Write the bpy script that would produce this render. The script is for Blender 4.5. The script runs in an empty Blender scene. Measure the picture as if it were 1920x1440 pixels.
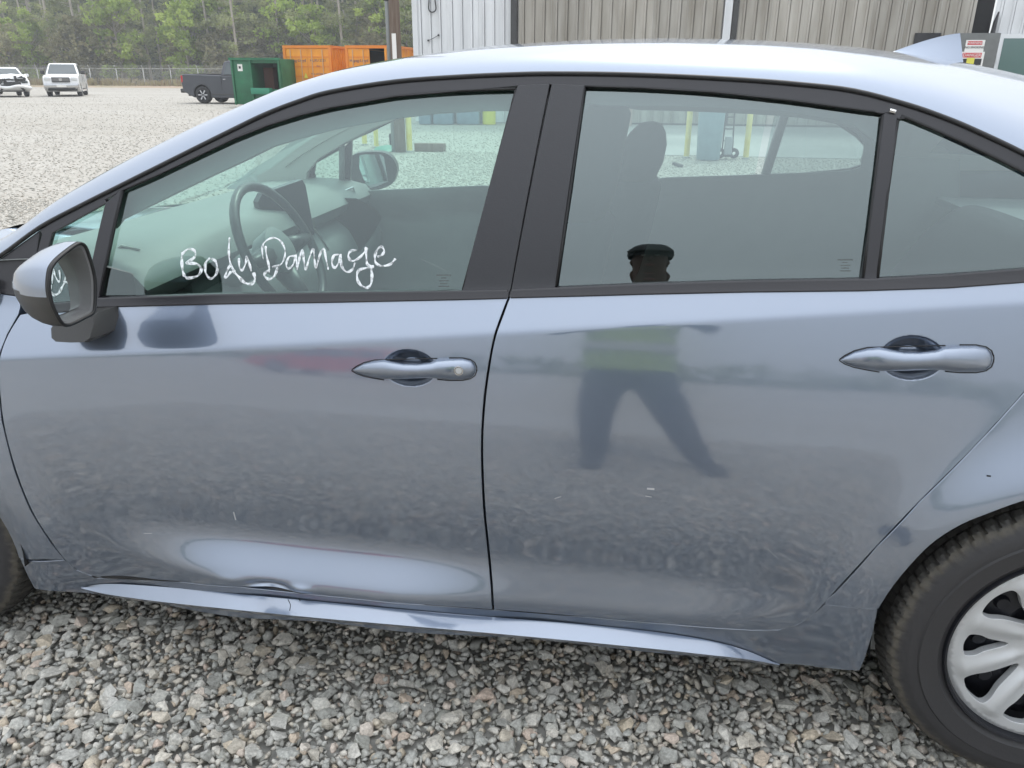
import bpy, bmesh, math, random
import numpy as np
from mathutils import Vector, Matrix, noise as mnoise
from mathutils.geometry import delaunay_2d_cdt
random.seed(7); rng = np.random.default_rng(7)
R = math.radians
scene = bpy.context.scene
COL = scene.collection

# ------------------------------------------------------------------ camera
CAM = np.array([-1.05, -1.34, 1.37]); PITCH, YAW, ROLL, F = R(21.5), R(9.0), R(0.3), 1470.0
cp, sp, sy, cy = math.cos(PITCH), math.sin(PITCH), math.sin(YAW), math.cos(YAW)
FW = np.array([-sy*cp, cy*cp, -sp]); RT = np.array([cy, sy, 0.0]); UP = np.cross(RT, FW)
RT, UP = RT*math.cos(ROLL)+UP*math.sin(ROLL), -RT*math.sin(ROLL)+UP*math.cos(ROLL)
cam = bpy.data.cameras.new('camera'); camo = bpy.data.objects.new('camera', cam); COL.objects.link(camo)
camo.matrix_world = Matrix(((RT[0], UP[0], -FW[0], CAM[0]), (RT[1], UP[1], -FW[1], CAM[1]), (RT[2], UP[2], -FW[2], CAM[2]), (0, 0, 0, 1)))
cam.sensor_width = 36; cam.lens = F/1920*36; cam.clip_start = 0.02; cam.clip_end = 900
scene.camera = camo

# ------------------------------------------------------------------ world, sun, exposure
w = bpy.data.worlds.new('World'); scene.world = w; w.use_nodes = True
nt = w.node_tree; bg = nt.nodes['Background']
sky = nt.nodes.new('ShaderNodeTexSky'); sky.sky_type = 'NISHITA'; sky.sun_disc = False
SUN_EL, SUN_AZ = R(58), R(8)          # azimuth from +Y towards +X
sky.sun_elevation = SUN_EL; sky.sun_rotation = SUN_AZ; sky.dust_density = 3; sky.air_density = 1.2
mx = nt.nodes.new('ShaderNodeMix'); mx.data_type = 'RGBA'; mx.inputs['Factor'].default_value = 0.78
nt.links.new(sky.outputs[0], mx.inputs['A']); mx.inputs['B'].default_value = (13.0, 13.7, 14.5, 1)   # thin overcast veil
# overcast skies are brighter overhead than at the horizon (the standard overcast distribution)
tc = nt.nodes.new('ShaderNodeTexCoord'); sxyz = nt.nodes.new('ShaderNodeSeparateXYZ'); nt.links.new(tc.outputs['Generated'], sxyz.inputs[0])
mrg = nt.nodes.new('ShaderNodeMapRange'); mrg.inputs[1].default_value = 0; mrg.inputs[2].default_value = 1; mrg.inputs[3].default_value = .55; mrg.inputs[4].default_value = 1.55; nt.links.new(sxyz.outputs[2], mrg.inputs[0])
vm = nt.nodes.new('ShaderNodeVectorMath'); vm.operation = 'SCALE'; vm.inputs[0].default_value = (13.0, 13.7, 14.5); nt.links.new(mrg.outputs[0], vm.inputs['Scale']); nt.links.new(vm.outputs[0], mx.inputs['B'])
nt.links.new(mx.outputs['Result'], bg.inputs['Color']); bg.inputs['Strength'].default_value = 0.10
sun = bpy.data.lights.new('sun', 'SUN'); suno = bpy.data.objects.new('sun', sun); COL.objects.link(suno)
sun.energy = 1.5; sun.angle = R(12); sun.color = (1, .96, .9)
sd = Vector((math.sin(SUN_AZ)*math.cos(SUN_EL), math.cos(SUN_AZ)*math.cos(SUN_EL), math.sin(SUN_EL)))
suno.rotation_euler = sd.to_track_quat('Z', 'Y').to_euler()
scene.view_settings.view_transform = 'Standard'; scene.view_settings.look = 'None'
scene.view_settings.exposure = 0.42; scene.view_settings.gamma = 1
scene.view_settings.use_curve_mapping = False
scene.render.engine = 'CYCLES'
scene.cycles.max_bounces = 10; scene.cycles.transparent_max_bounces = 16

# ------------------------------------------------------------------ picture ray helpers (where things stand)
def ray(px, py):
    d = FW + RT*(px-960)/F - UP*(py-720)/F
    return d/np.linalg.norm(d)
def aty(px, py, y):
    d = ray(px, py); return CAM + d*((y-CAM[1])/d[1])
def atz(px, py, z=0.0):
    d = ray(px, py); return CAM + d*((z-CAM[2])/d[2])
def atx(px, py, x):
    d = ray(px, py); return CAM + d*((x-CAM[0])/d[0])
def ats(px, py, fn):
    y = 0.1
    for _ in range(14):
        p = aty(px, py, y); y = 0.5*y + 0.5*float(fn(p[0], p[2]))
    return aty(px, py, y)
def proj(X):
    d = np.asarray(X)-CAM; z = d@FW; return 960+F*(d@RT)/z, 720-F*(d@UP)/z, z

# ------------------------------------------------------------------ materials
MATS = {}
def N(nt, t, **k):
    n = nt.nodes.new(t)
    for a, b in k.items(): setattr(n, a, b)
    return n
def mat(name, col=(.5,.5,.5), rough=.5, metal=0., coat=0., coat_rough=.03, spec=.5, var=0., vscale=6., bump=0., bscale=40., bdist=.01, var_col=None, vdetail=4., obj_rand=0., stretch=None, ior=None, emit=None):
    if name in MATS: return MATS[name]
    m = bpy.data.materials.new(name); m.use_nodes = True; t = m.node_tree; b = t.nodes['Principled BSDF']
    b.inputs['Base Color'].default_value = (*col, 1); b.inputs['Roughness'].default_value = rough
    b.inputs['Metallic'].default_value = metal; b.inputs['Coat Weight'].default_value = coat
    b.inputs['Coat Roughness'].default_value = coat_rough; b.inputs['Specular IOR Level'].default_value = spec
    if ior: b.inputs['Coat IOR'].default_value = ior
    if emit: b.inputs['Emission Color'].default_value = (*emit, 1); b.inputs['Emission Strength'].default_value = 1
    tc = N(t, 'ShaderNodeTexCoord'); src = tc.outputs['Object']
    if stretch:
        mp = N(t, 'ShaderNodeMapping'); mp.inputs['Scale'].default_value = stretch; t.links.new(src, mp.inputs[0]); src = mp.outputs[0]
    if var or var_col:
        n = N(t, 'ShaderNodeTexNoise'); n.inputs['Scale'].default_value = vscale; n.inputs['Detail'].default_value = vdetail
        t.links.new(src, n.inputs['Vector'])
        r = N(t, 'ShaderNodeValToRGB'); r.color_ramp.elements[0].position = .32; r.color_ramp.elements[1].position = .68
        c2 = var_col or tuple(min(1, c*(1+var)) for c in col); c1 = col if var_col else tuple(c*(1-var) for c in col)
        r.color_ramp.elements[0].color = (*c1, 1); r.color_ramp.elements[1].color = (*c2, 1)
        t.links.new(n.outputs[0], r.inputs[0]); out = r.outputs[0]
        if obj_rand:
            oi = N(t, 'ShaderNodeObjectInfo'); ma = N(t, 'ShaderNodeMapRange'); ma.inputs[3].default_value = 1-obj_rand; ma.inputs[4].default_value = 1+obj_rand
            t.links.new(oi.outputs['Random'], ma.inputs[0]); hs = N(t, 'ShaderNodeHueSaturation'); t.links.new(ma.outputs[0], hs.inputs['Value']); t.links.new(out, hs.inputs['Color']); out = hs.outputs[0]
        t.links.new(out, b.inputs['Base Color'])
    if bump:
        n2 = N(t, 'ShaderNodeTexNoise'); n2.inputs['Scale'].default_value = bscale; n2.inputs['Detail'].default_value = 5
        t.links.new(src, n2.inputs['Vector'])
        bp = N(t, 'ShaderNodeBump'); bp.inputs['Strength'].default_value = bump; bp.inputs['Distance'].default_value = bdist
        t.links.new(n2.outputs[0], bp.inputs['Height']); t.links.new(bp.outputs[0], b.inputs['Normal'])
    MATS[name] = m; return m

def glass_mat(name, tint, refl=1.0, ior=1.52, blend=0.0):
    m = bpy.data.materials.new(name); m.use_nodes = True; t = m.node_tree; t.nodes.clear()
    o = N(t, 'ShaderNodeOutputMaterial'); mi = N(t, 'ShaderNodeMixShader'); tr = N(t, 'ShaderNodeBsdfTransparent'); gl = N(t, 'ShaderNodeBsdfGlossy')
    tr.inputs[0].default_value = (*tint, 1); gl.inputs['Roughness'].default_value = 0.0; gl.inputs[0].default_value = (.88, 1, 1, 1)
    fr = N(t, 'ShaderNodeFresnel'); fr.inputs[0].default_value = ior
    mu = N(t, 'ShaderNodeMath', operation='MULTIPLY_ADD', use_clamp=True); mu.inputs[1].default_value = refl; mu.inputs[2].default_value = blend
    t.links.new(fr.outputs[0], mu.inputs[0]); t.links.new(mu.outputs[0], mi.inputs[0])
    t.links.new(tr.outputs[0], mi.inputs[1]); t.links.new(gl.outputs[0], mi.inputs[2]); t.links.new(mi.outputs[0], o.inputs[0])
    MATS[name] = m; return m

def paint_mat():
    m = bpy.data.materials.new('car_paint'); m.use_nodes = True; t = m.node_tree; b = t.nodes['Principled BSDF']
    b.inputs['Base Color'].default_value = (.180, .222, .298, 1); b.inputs['Metallic'].default_value = .78; b.inputs['Roughness'].default_value = .31
    b.inputs['Coat Weight'].default_value = 1; b.inputs['Coat Roughness'].default_value = .012; b.inputs['Coat IOR'].default_value = 2.12
    tc = N(t, 'ShaderNodeTexCoord')
    n = N(t, 'ShaderNodeTexNoise'); n.inputs['Scale'].default_value = 9; n.inputs['Detail'].default_value = 5
    t.links.new(tc.outputs['Object'], n.inputs['Vector'])
    mr = N(t, 'ShaderNodeMapRange'); mr.inputs[1].default_value = .35; mr.inputs[2].default_value = .75; mr.inputs[3].default_value = .055; mr.inputs[4].default_value = .075
    t.links.new(n.outputs[0], mr.inputs[0]); t.links.new(mr.outputs[0], b.inputs['Coat Roughness'])
    # orange-peel waviness of the clear coat
    n3 = N(t, 'ShaderNodeTexNoise'); n3.inputs['Scale'].default_value = 55; n3.inputs['Detail'].default_value = 1
    t.links.new(tc.outputs['Object'], n3.inputs['Vector'])
    bp = N(t, 'ShaderNodeBump'); bp.inputs['Strength'].default_value = .010; bp.inputs['Distance'].default_value = .004
    t.links.new(n3.outputs[0], bp.inputs['Height']); t.links.new(bp.outputs[0], b.inputs['Coat Normal'])
    # dust film: fine pale grains, denser low on the body
    n2 = N(t, 'ShaderNodeTexNoise'); n2.inputs['Scale'].default_value = 3.5; n2.inputs['Detail'].default_value = 9; n2.inputs['Roughness'].default_value = .75
    t.links.new(tc.outputs['Object'], n2.inputs['Vector'])
    d = N(t, 'ShaderNodeMapRange'); d.inputs[1].default_value = .45; d.inputs[2].default_value = .8; d.inputs[3].default_value = 0; d.inputs[4].default_value = .05
    t.links.new(n2.outputs[0], d.inputs[0])
    mc = N(t, 'ShaderNodeMix', data_type='RGBA'); mc.inputs['A'].default_value = (.180, .222, .298, 1); mc.inputs['B'].default_value = (.42, .39, .36, 1)
    t.links.new(d.outputs[0], mc.inputs['Factor']); t.links.new(mc.outputs['Result'], b.inputs['Base Color'])
    MATS['car_paint'] = m; return m
PAINT = paint_mat()
GLOSSBLACK = mat('gloss_black_trim', (.016,.016,.020), .25, coat=.15, spec=.5, bump=.04, bscale=300)
TRIM = mat('satin_trim', (.024,.023,.027), .32, spec=.48)
RUBBER = mat('black_rubber', (.008,.008,.009), .55)
DARKPLASTIC = mat('dark_plastic', (.035,.034,.033), .45, bump=.1, bscale=400, bdist=.001)
VOID = mat('dark_cavity', (.012,.012,.013), .9)
SILVER = mat('silver_wheel_cover', (.50,.51,.52), .42, metal=.35, coat=.15, coat_rough=.15, var=.03, vscale=12)
STEEL = mat('black_steel', (.012,.013,.018), .4, metal=.3)
CHROME = mat('bright_chrome', (.75,.75,.75), .15, metal=1.)
MIRROR = mat('mirror_silver', (.82,.88,.86), .01, metal=1.)
GLASS = glass_mat('tinted_side_glass', (.66,.86,.80), refl=1.55, blend=.060)
GLASSREAR = glass_mat('tinted_rear_glass', (.55,.66,.64), refl=1.6, blend=.10)
GLASSFAR = glass_mat('far_side_glass', (.80,.92,.88), refl=.6)
SHIELD = glass_mat('windshield_glass', (.78,.92,.87), refl=.9)
CABIN = mat('cabin_plastic', (.23,.24,.24), .6, var=.1, bump=.15, bscale=500, bdist=.001)
CABINLIGHT = mat('cabin_light_cloth', (.50,.50,.47), .85, bump=.1, bscale=300, bdist=.001)
DASH = mat('dash_pad', (.20,.21,.20), .5, bump=.15, bscale=500, bdist=.001)
SEAT = mat('seat_cloth', (.022,.024,.030), .85, bump=.3, bscale=600, bdist=.001)

# ------------------------------------------------------------------ object helpers
def tag(o, label=None, cat=None, group=None, kind=None):
    if label: o['label'] = label
    if cat: o['category'] = cat
    if group: o['group'] = group
    if kind: o['kind'] = kind
    return o
def empty(name, loc=(0,0,0), rz=0.):
    o = bpy.data.objects.new(name, None); COL.objects.link(o); o.location = loc; o.rotation_euler = (0,0,rz); o.empty_display_size = .1; return o
def link(name, me, m, parent=None):
    o = bpy.data.objects.new(name, me); COL.objects.link(o)
    if m is not None and not me.materials: me.materials.append(m)
    if parent is not None: o.parent = parent
    return o
def pyd(name, verts, faces, m, parent=None, smooth=False, autos=None):
    me = bpy.data.meshes.new(name); me.from_pydata([tuple(v) for v in verts], [], faces)
    if smooth: me.polygons.foreach_set('use_smooth', [True]*len(me.polygons))
    me.update()
    if autos is not None: me.set_sharp_from_angle(angle=R(autos))
    return link(name, me, m, parent)
class MB:
    """collects shapes for one mesh"""
    def __init__(s): s.v = []; s.f = []
    def add(s, v, f):
        k = len(s.v); s.v += [tuple(p) for p in v]; s.f += [tuple(i+k for i in q) for q in f]
    def box(s, x0, x1, y0, y1, z0, z1, M=None, bev=0):
        if bev:
            bm = bmesh.new(); bmesh.ops.create_cube(bm, size=1)
            for v in bm.verts: v.co = Vector(((x0+x1)/2+v.co.x*(x1-x0), (y0+y1)/2+v.co.y*(y1-y0), (z0+z1)/2+v.co.z*(z1-z0)))
            bmesh.ops.bevel(bm, geom=bm.edges[:], offset=bev, segments=2, affect='EDGES', profile=.5)
            bm.verts.index_update(); V = [v.co.copy() for v in bm.verts]; Fs = [[v.index for v in f.verts] for f in bm.faces]; bm.free()
        else:
            V = [Vector(p) for p in ((x0,y0,z0),(x1,y0,z0),(x1,y1,z0),(x0,y1,z0),(x0,y0,z1),(x1,y0,z1),(x1,y1,z1),(x0,y1,z1))]
            Fs = [(0,3,2,1),(4,5,6,7),(0,1,5,4),(1,2,6,5),(2,3,7,6),(3,0,4,7)]
        if M is not None: V = [M @ v for v in V]
        s.add(V, Fs)
    def tube(s, pts, rad, n=8, cap=True):
        pts = [Vector(p) for p in pts]; rad = rad if hasattr(rad, '__len__') else [rad]*len(pts)
        V = []; up = None
        for i, p in enumerate(pts):
            t = (pts[min(i+1, len(pts)-1)]-pts[max(i-1, 0)]).normalized()
            if up is None: up = t.orthogonal().normalized()
            up = (up - t*up.dot(t)).normalized(); b = t.cross(up)
            for k in range(n):
                a = 2*math.pi*k/n; V.append(p + (up*math.cos(a)+b*math.sin(a))*rad[i])
        Fs = [(i*n+k, i*n+(k+1)%n, (i+1)*n+(k+1)%n, (i+1)*n+k) for i in range(len(pts)-1) for k in range(n)]
        if cap: Fs += [tuple(range(n))[::-1], tuple((len(pts)-1)*n+k for k in range(n))]
        s.add(V, Fs)
    def prism(s, poly, y0, y1, M=None, inset=0.0):
        """poly in (x,z), extruded along y"""
        n = len(poly); V = [Vector((x, y0, z)) for x, z in poly]+[Vector((x, y1, z)) for x, z in poly]
        Fs = [tuple(range(n)), tuple(range(2*n-1, n-1, -1))]+[(i, i+n, (i+1) % n+n, (i+1) % n) for i in range(n)]
        if M is not None: V = [M @ v for v in V]
        s.add(V, Fs)
    def lathe(s, prof, n=48, c=(0,0,0), axis='y', a0=0, a1=2*math.pi):
        """prof: (radius, offset along axis)"""
        full = abs(a1-a0-2*math.pi) < 1e-6; m = n if full else n+1; V = []
        for i in range(m):
            a = a0+(a1-a0)*i/n
            for r, h in prof:
                p = (r*math.cos(a), h, r*math.sin(a)) if axis == 'y' else (r*math.cos(a), r*math.sin(a), h)
                V.append((c[0]+p[0], c[1]+p[1], c[2]+p[2]))
        k = len(prof)
        s.add(V, [(i*k+j, ((i+1) % m)*k+j, ((i+1) % m)*k+j+1, i*k+j+1) for i in range(n) for j in range(k-1)])
    def build(s, name, m, parent=None, smooth=False, autos=None):
        o = pyd(name, s.v, s.f, m, parent, smooth or autos is not None, autos)
        bm = bmesh.new(); bm.from_mesh(o.data); bmesh.ops.recalc_face_normals(bm, faces=bm.faces[:]); bm.to_mesh(o.data); bm.free()
        return o
def spline(pts, n=6, closed=False):
    """Catmull-Rom through points"""
    pts = [np.array(p, float) for p in pts]; out = []; L = len(pts); rngk = range(L if closed else L-1)
    for i in rngk:
        if closed: p0, p1, p2, p3 = pts[i-1], pts[i], pts[(i+1) % L], pts[(i+2) % L]
        else: p0, p1, p2, p3 = pts[max(i-1, 0)], pts[i], pts[i+1], pts[min(i+2, L-1)]
        for k in range(n):
            t = k/n; out.append(.5*((2*p1)+(-p0+p2)*t+(2*p0-5*p1+4*p2-p3)*t*t+(-p0+3*p1-3*p2+p3)*t**3))
    if not closed: out.append(pts[-1])
    return out
def resample(poly, step, closed=True):
    out = []; L = len(poly)
    for i in range(L if closed else L-1):
        a, b = np.array(poly[i], float), np.array(poly[(i+1) % L], float); d = np.linalg.norm(b-a); n = max(1, int(round(d/step)))
        out += [a+(b-a)*k/n for k in range(n)]
    if not closed: out.append(np.array(poly[-1], float))
    return out
def inside(px, pz, poly):
    poly = np.asarray(poly); x, z = poly[:, 0], poly[:, 1]; x2, z2 = np.roll(x, -1), np.roll(z, -1)
    r = np.zeros(len(px), bool)
    for a, b, c, d in zip(x, z, x2, z2):
        if b == d: continue
        m = ((b > pz) != (d > pz)) & (px < (c-a)*(pz-b)/(d-b)+a); r ^= m
    return r
def edge_dist(px, pz, poly):
    poly = np.asarray(poly); d = np.full(len(px), 9.)
    for a, b in zip(poly, np.roll(poly, -1, 0)):
        ab = b-a; L = ab@ab+1e-12; t = np.clip(((px-a[0])*ab[0]+(pz-a[1])*ab[1])/L, 0, 1)
        d = np.minimum(d, np.hypot(px-a[0]-t*ab[0], pz-a[1]-t*ab[1]))
    return d

def sheet(name, outer, fn, m, parent, step=.015, thick=.012, holes=(), dense=(), off=0., bev=.0015, rows=()):
    """A curved panel y = fn(x,z) cut to an outline, with rolled edges."""
    outer = resample(outer, step*.7); area = sum(a[0]*b[1]-b[0]*a[1] for a, b in zip(outer, outer[1:]+outer[:1]))
    if area < 0: outer = outer[::-1]
    loops = [outer]
    for h in holes:
        h = resample(h, step*.5); ar = sum(a[0]*b[1]-b[0]*a[1] for a, b in zip(h, h[1:]+h[:1])); loops.append(h if ar < 0 else h[::-1])
    O = np.array(outer); x0, z0 = O.min(0); x1, z1 = O.max(0)
    gx, gz = np.meshgrid(np.arange(x0, x1, step), np.arange(z0, z1, step*.8)); gx = gx.astype(float); gx[1::2] += step/2
    G = [np.c_[gx.ravel(), gz.ravel()]]
    for (a0, a1, b0, b1, st) in dense:
        gx, gz = np.meshgrid(np.arange(a0, a1, st), np.arange(b0, b1, st)); G.append(np.c_[gx.ravel(), gz.ravel()])
    for f_ in rows:      # points along a styling line keep its edge crisp
        G[:] = [g[np.abs(g[:, 1]-f_(g[:, 0])) > .010] for g in G]
        xr = np.arange(x0, x1, step*.5); rr0 = [np.c_[xr, f_(xr)+q] for q in (-.008, -.003, .0, .003, .008)]
        rr0 = np.concatenate(rr0); rk = inside(rr0[:, 0], rr0[:, 1], O) & (edge_dist(rr0[:, 0], rr0[:, 1], O) > .002); rowpts = rr0[rk]
    out = []
    for i, g in enumerate(G):
        st = step if i == 0 else dense[i-1][4]
        k = inside(g[:, 0], g[:, 1], O) & (edge_dist(g[:, 0], g[:, 1], O) > min(st, step)*.45)
        for h in loops[1:]:
            k &= ~inside(g[:, 0], g[:, 1], h) & (edge_dist(g[:, 0], g[:, 1], h) > min(st, step)*.35)
        if i == 0:
            for (a0, a1, b0, b1, st2) in dense: k &= ~((g[:, 0] > a0-.002) & (g[:, 0] < a1+.002) & (g[:, 1] > b0-.002) & (g[:, 1] < b1+.002))
        out.append(g[k])
    if rows: out.append(rowpts)
    V = []; E = []
    for l in loops:
        k = len(V); V += [tuple(p) for p in l]; E += [(k+i, k+(i+1) % len(l)) for i in range(len(l))]
    nb = len(V); V += [tuple(p) for g in out for p in g]
    r = delaunay_2d_cdt([Vector(v) for v in V], E, [], 0, 1e-7)
    W = np.array([tuple(v) for v in r[0]]); T = np.array([t for t in r[2] if len(t) == 3])
    c = W[T].mean(1); k = inside(c[:, 0], c[:, 1], O)
    for h in loops[1:]: k &= ~inside(c[:, 0], c[:, 1], h)
    T = T[k]
    a, b, d = W[T[:, 0]], W[T[:, 1]], W[T[:, 2]]
    cr = (b[:, 0]-a[:, 0])*(d[:, 1]-a[:, 1])-(b[:, 1]-a[:, 1])*(d[:, 0]-a[:, 0])
    T = T[abs(cr) > 1e-12]; cr = cr[abs(cr) > 1e-12]; T[cr < 0] = T[cr < 0][:, ::-1]
    Y = fn(W[:, 0], W[:, 1])+off; e = 2e-4
    yx = (fn(W[:, 0]+e, W[:, 1])-fn(W[:, 0]-e, W[:, 1]))/(2*e); yz = (fn(W[:, 0], W[:, 1]+e)-fn(W[:, 0], W[:, 1]-e))/(2*e)
    nr = np.c_[yx, -np.ones(len(W)), yz]; nr /= np.linalg.norm(nr, axis=1)[:, None]
    verts = [np.c_[W[:, 0], Y, W[:, 1]]]; norms = [nr]; faces = [tuple(int(q) for q in t) for t in T]
    # boundary edges, oriented
    cnt = {}
    for t in T:
        for i in range(3):
            p, q = int(t[i]), int(t[(i+1) % 3]); cnt[(p, q)] = 1
    be = [(p, q) for (p, q) in cnt if (q, p) not in cnt]
    base = len(W); extra = []; enr = []
    for p, q in be:
        dx, dz = W[q]-W[p]; L = math.hypot(dx, dz)+1e-12; o2 = np.array([dz/L, -dx/L])   # outward for ccw
        A = np.array([W[p][0], Y[p], W[p][1]]); B = np.array([W[q][0], Y[q], W[q][1]]); on = np.array([o2[0], 0, o2[1]])
        A1, B1 = A+on*bev+[0, bev, 0], B+on*bev+[0, bev, 0]; A2, B2 = A1+[0, thick, 0], B1+[0, thick, 0]
        k = base+len(extra); extra += [A1, B1, A1, B1, A2, B2]
        mid = (on+nr[p]); mid /= np.linalg.norm(mid)
        enr += [mid, mid, on, on, on, on]
        faces += [(p, k, k+1, q), (k+2, k+4, k+5, k+3)]
    if extra: verts.append(np.array(extra)); norms.append(np.array(enr))
    V3 = np.concatenate(verts); NR = np.concatenate(norms)
    me = bpy.data.meshes.new(name); me.from_pydata([tuple(v) for v in V3], [], faces)
    me.polygons.foreach_set('use_smooth', [True]*len(me.polygons)); me.update()
    me.normals_split_custom_set_from_vertices([tuple(n) for n in NR])
    return link(name, me, m, parent)

def sp_(t, w): return w*np.logaddexp(0, t/w)
def sstep(a, b, x): t = np.clip((x-a)/(b-a), 0, 1); return t*t*(3-2*t)

# ================================================================== THE SEDAN: side surface y(x,z)
WX, WZ, WR = -.177, .329, .329          # rear axle, tyre radius
FX = -2.80                              # front axle
MIDY = .89
def zc(x): return .913+.1065*(x+1.298)
def zb(x): return .985+.076*(x+1.289)
def plan(x):
    return .010*(x+1.1)**2 + .55*np.maximum(0, -(x+2.95))**2 + .30*np.maximum(0, x-.25)**2
def scoopA(x):
    return sstep(-2.32, -1.85, x)*(1-.52*sstep(-1.55, -1.18, x))*(1-sstep(-1.0, -.52, x))
def Ycore(x, z):
    x = np.asarray(x, float); z = np.asarray(z, float)
    y = .022+plan(x)
    y = y + .14*sp_(.56-z, .05)                       # tucks in below the bulge
    A = scoopA(x); zt, zl = .412, .330
    y = y - A*.74*(sp_(zt-z, .013)-sp_(zl-z, .007))   # sky-facing scoop along the sill
    y = y + .10*sp_(z-.64, .05) + .10*sp_(z-.78, .05)
    y = y + .42*sp_(z-zc(x), .0025)
    y = y - .41*sp_(z-zb(x), .006) + .38*sp_(z-zb(x)-.22, .10)
    r = np.hypot(x-WX, z-WZ); rf = np.hypot(x-FX, z-WZ)
    y = y - .030*np.exp(-((r-.37)/.085)**2) - .028*np.exp(-((rf-.37)/.085)**2)
    y = y + .035*np.maximum(0, zb(x)-z-.06)*0
    return y
# handles: recess bowls in the door skins
HF = ats(768, 690, Ycore); HRr = ats(1710, 671, Ycore)
def bowl(x, z, h, rx, rz):
    d = np.sqrt(((x-h[0])/rx)**2+((z-h[2])/rz)**2)
    return .003*(1-sstep(.90, 1.0, d)) + .019*(1-sstep(.35, 1.0, d))
DENT = ats(505, 1100, Ycore)
def Ydoor(x, z):
    y = Ycore(x, z) + bowl(x, z, HF, .055, .037)*1.0 + bowl(x, z, HRr, .055, .040)
    # crumple on the lower edge of the front door
    u, v = x-DENT[0], z-DENT[2]
    y = y + .018*np.exp(-(u/.050)**2-((v+.001)/.010)**2) - .007*np.exp(-((u-.068)/.028)**2-((v-.003)/.008)**2) - .003*np.exp(-((u+.09)/.05)**2-((v-.004)/.010)**2)
    return y
def XZ(pts, fn=Ycore):
    out = []
    for p in pts: q = ats(p[0], p[1], fn); out.append((q[0], q[2]))
    return out
def P3(pts, fn=Ycore, off=0.):
    out = []
    for p in pts:
        q = ats(p[0], p[1], lambda x, z: fn(x, z)+off); out.append(Vector(q))
    return out

sedan = tag(empty('sedan', (0, 0, 0)), 'blue grey four door sedan with Body Damage written on its front window', 'car')
NEAR = []   # near-side parts that the far side repeats

def Yglass(x, z):
    z = np.asarray(z, float); z0 = zb(x)+.02; zz2 = np.maximum(z, z0); return Ycore(x, zz2)-.28*(zz2-z)
# --- outlines in the picture, laid on the side surface
FCUT = [(38,592),(16,628),(2,665),(-1,700),(7,790),(30,880),(62,960),(100,1020),(124,1051),(150,1071),(186,1083)]
FBOT = [(186,1083),(333,1089),(448,1099),(560,1111),(672,1122),(800,1133),(921,1142)]
BGAP = [(921,1142),(917,1085),(912,1030),(904,950),(900,850),(903,770),(911,700),(924,632),(940,585),(951,557)]
BELT_B = [(951,557),(800,561),(600,565),(400,568),(181,574),(100,580),(38,592)]
f_out = XZ(spline(FCUT, 4)+FBOT[1:-1]+spline(BGAP, 4)+BELT_B[1:-1])
hx, hz = HF[0], HF[2]
front_door = sheet('front_door', f_out, Ydoor, PAINT, sedan, step=.0085, thick=.03, rows=(zc,),
    dense=[(hx-.066, hx+.066, hz-.043, hz+.043, .0019), (DENT[0]-.22, DENT[0]+.24, DENT[2]-.02, DENT[2]+.05, .005)])
front_door['label'] = 'front door with a crumpled dent along its lower edge'
RGAP = [(958,556),(946,590),(930,636),(918,702),(910,772),(907,850),(911,950),(919,1030),(924,1085),(928,1142)]
RBOT = [(928,1142),(1100,1156),(1250,1169),(1350,1177),(1410,1180.5),(1458,1180),(1495,1170),(1528,1148),(1560,1113),(1640,1026),(1720,942),(1800,863),(1860,800),(1920,733),(1985,650),(2020,575)]
BELT_R = [(2020,515),(1920,528),(1779,538),(1617,543.5),(1400,546),(1200,550),(958,556)]
r_out = XZ(spline(RGAP, 4)+spline(RBOT, 4)[1:]+BELT_R[:-1])
hx, hz = HRr[0], HRr[2]
rear_door = sheet('rear_door', r_out, Ydoor, PAINT, sedan, step=.0085, thick=.03, rows=(zc,), dense=[(hx-.066, hx+.066, hz-.043, hz+.045, .0019)])
# body shell behind the gaps (dark) and outer fender / quarter / rocker
SEAM_R = XZ([(1548,1133),(1600,1139),(1646,1141)])
ARCH_R = .347
def arc(cx, cz, r, a0, a1, n=24): return [(cx+r*math.cos(a0+(a1-a0)*i/n), cz+r*math.sin(a0+(a1-a0)*i/n)) for i in range(n+1)]
rcut = XZ([(1551,1126),(1566,1114),(1646,1026),(1726,942),(1806,863),(1866,800),(1926,733),(1991,650),(2026,575),(2026,515)])
a_end = math.atan2(SEAM_R[-1][1]-WZ, SEAM_R[-1][0]-WX)
if a_end < 0: a_end += 2*math.pi
q_out = rcut[::-1] if False else None
archL = XZ(spline([(1646,1141),(1674,1098),(1717,1047),(1755,1012),(1802,983),(1853,962),(1920,938),(1990,922)], 3))
apx = [(2*WX-p[0], p[1]) for p in archL if p[0] < WX-.03]; archR = [(WX+.36, .24)]+apx+archL[::-1]
quarter_poly = rcut + [(.30, zb(.30)), (.62, zb(.55)+.0), (.88, .98), (.92, .62), (.86, .34), (.32, .24)] + archR + SEAM_R[::-1][1:]
quarter = sheet('quarter_panel', quarter_poly, Ycore, PAINT, sedan, step=.016, thick=.03, rows=(zc,))
fcut = XZ([(32,590),(11,627),(-4,665),(-7,700),(1,790),(24,880),(56,960),(94,1020),(118,1049)])
SEAM_F = XZ([(118,1049),(80,1048),(36,1046)])
a_f = math.atan2(SEAM_F[-1][1]-WZ, SEAM_F[-1][0]-FX)
fender_poly = fcut + SEAM_F[1:] + arc(FX, WZ, math.hypot(SEAM_F[-1][0]-FX, SEAM_F[-1][1]-WZ), a_f, R(194), 40)[1:] + [(-3.25, .26), (-3.62, .30), (-3.66, .62), (-3.45, .80), (-3.0, .865)] + XZ([(-70,552),(0,553),(30,558),(36,575)])
fender = sheet('front_fender', fender_poly, Ycore, PAINT, sedan, step=.016, thick=.03, rows=(zc,))
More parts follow.
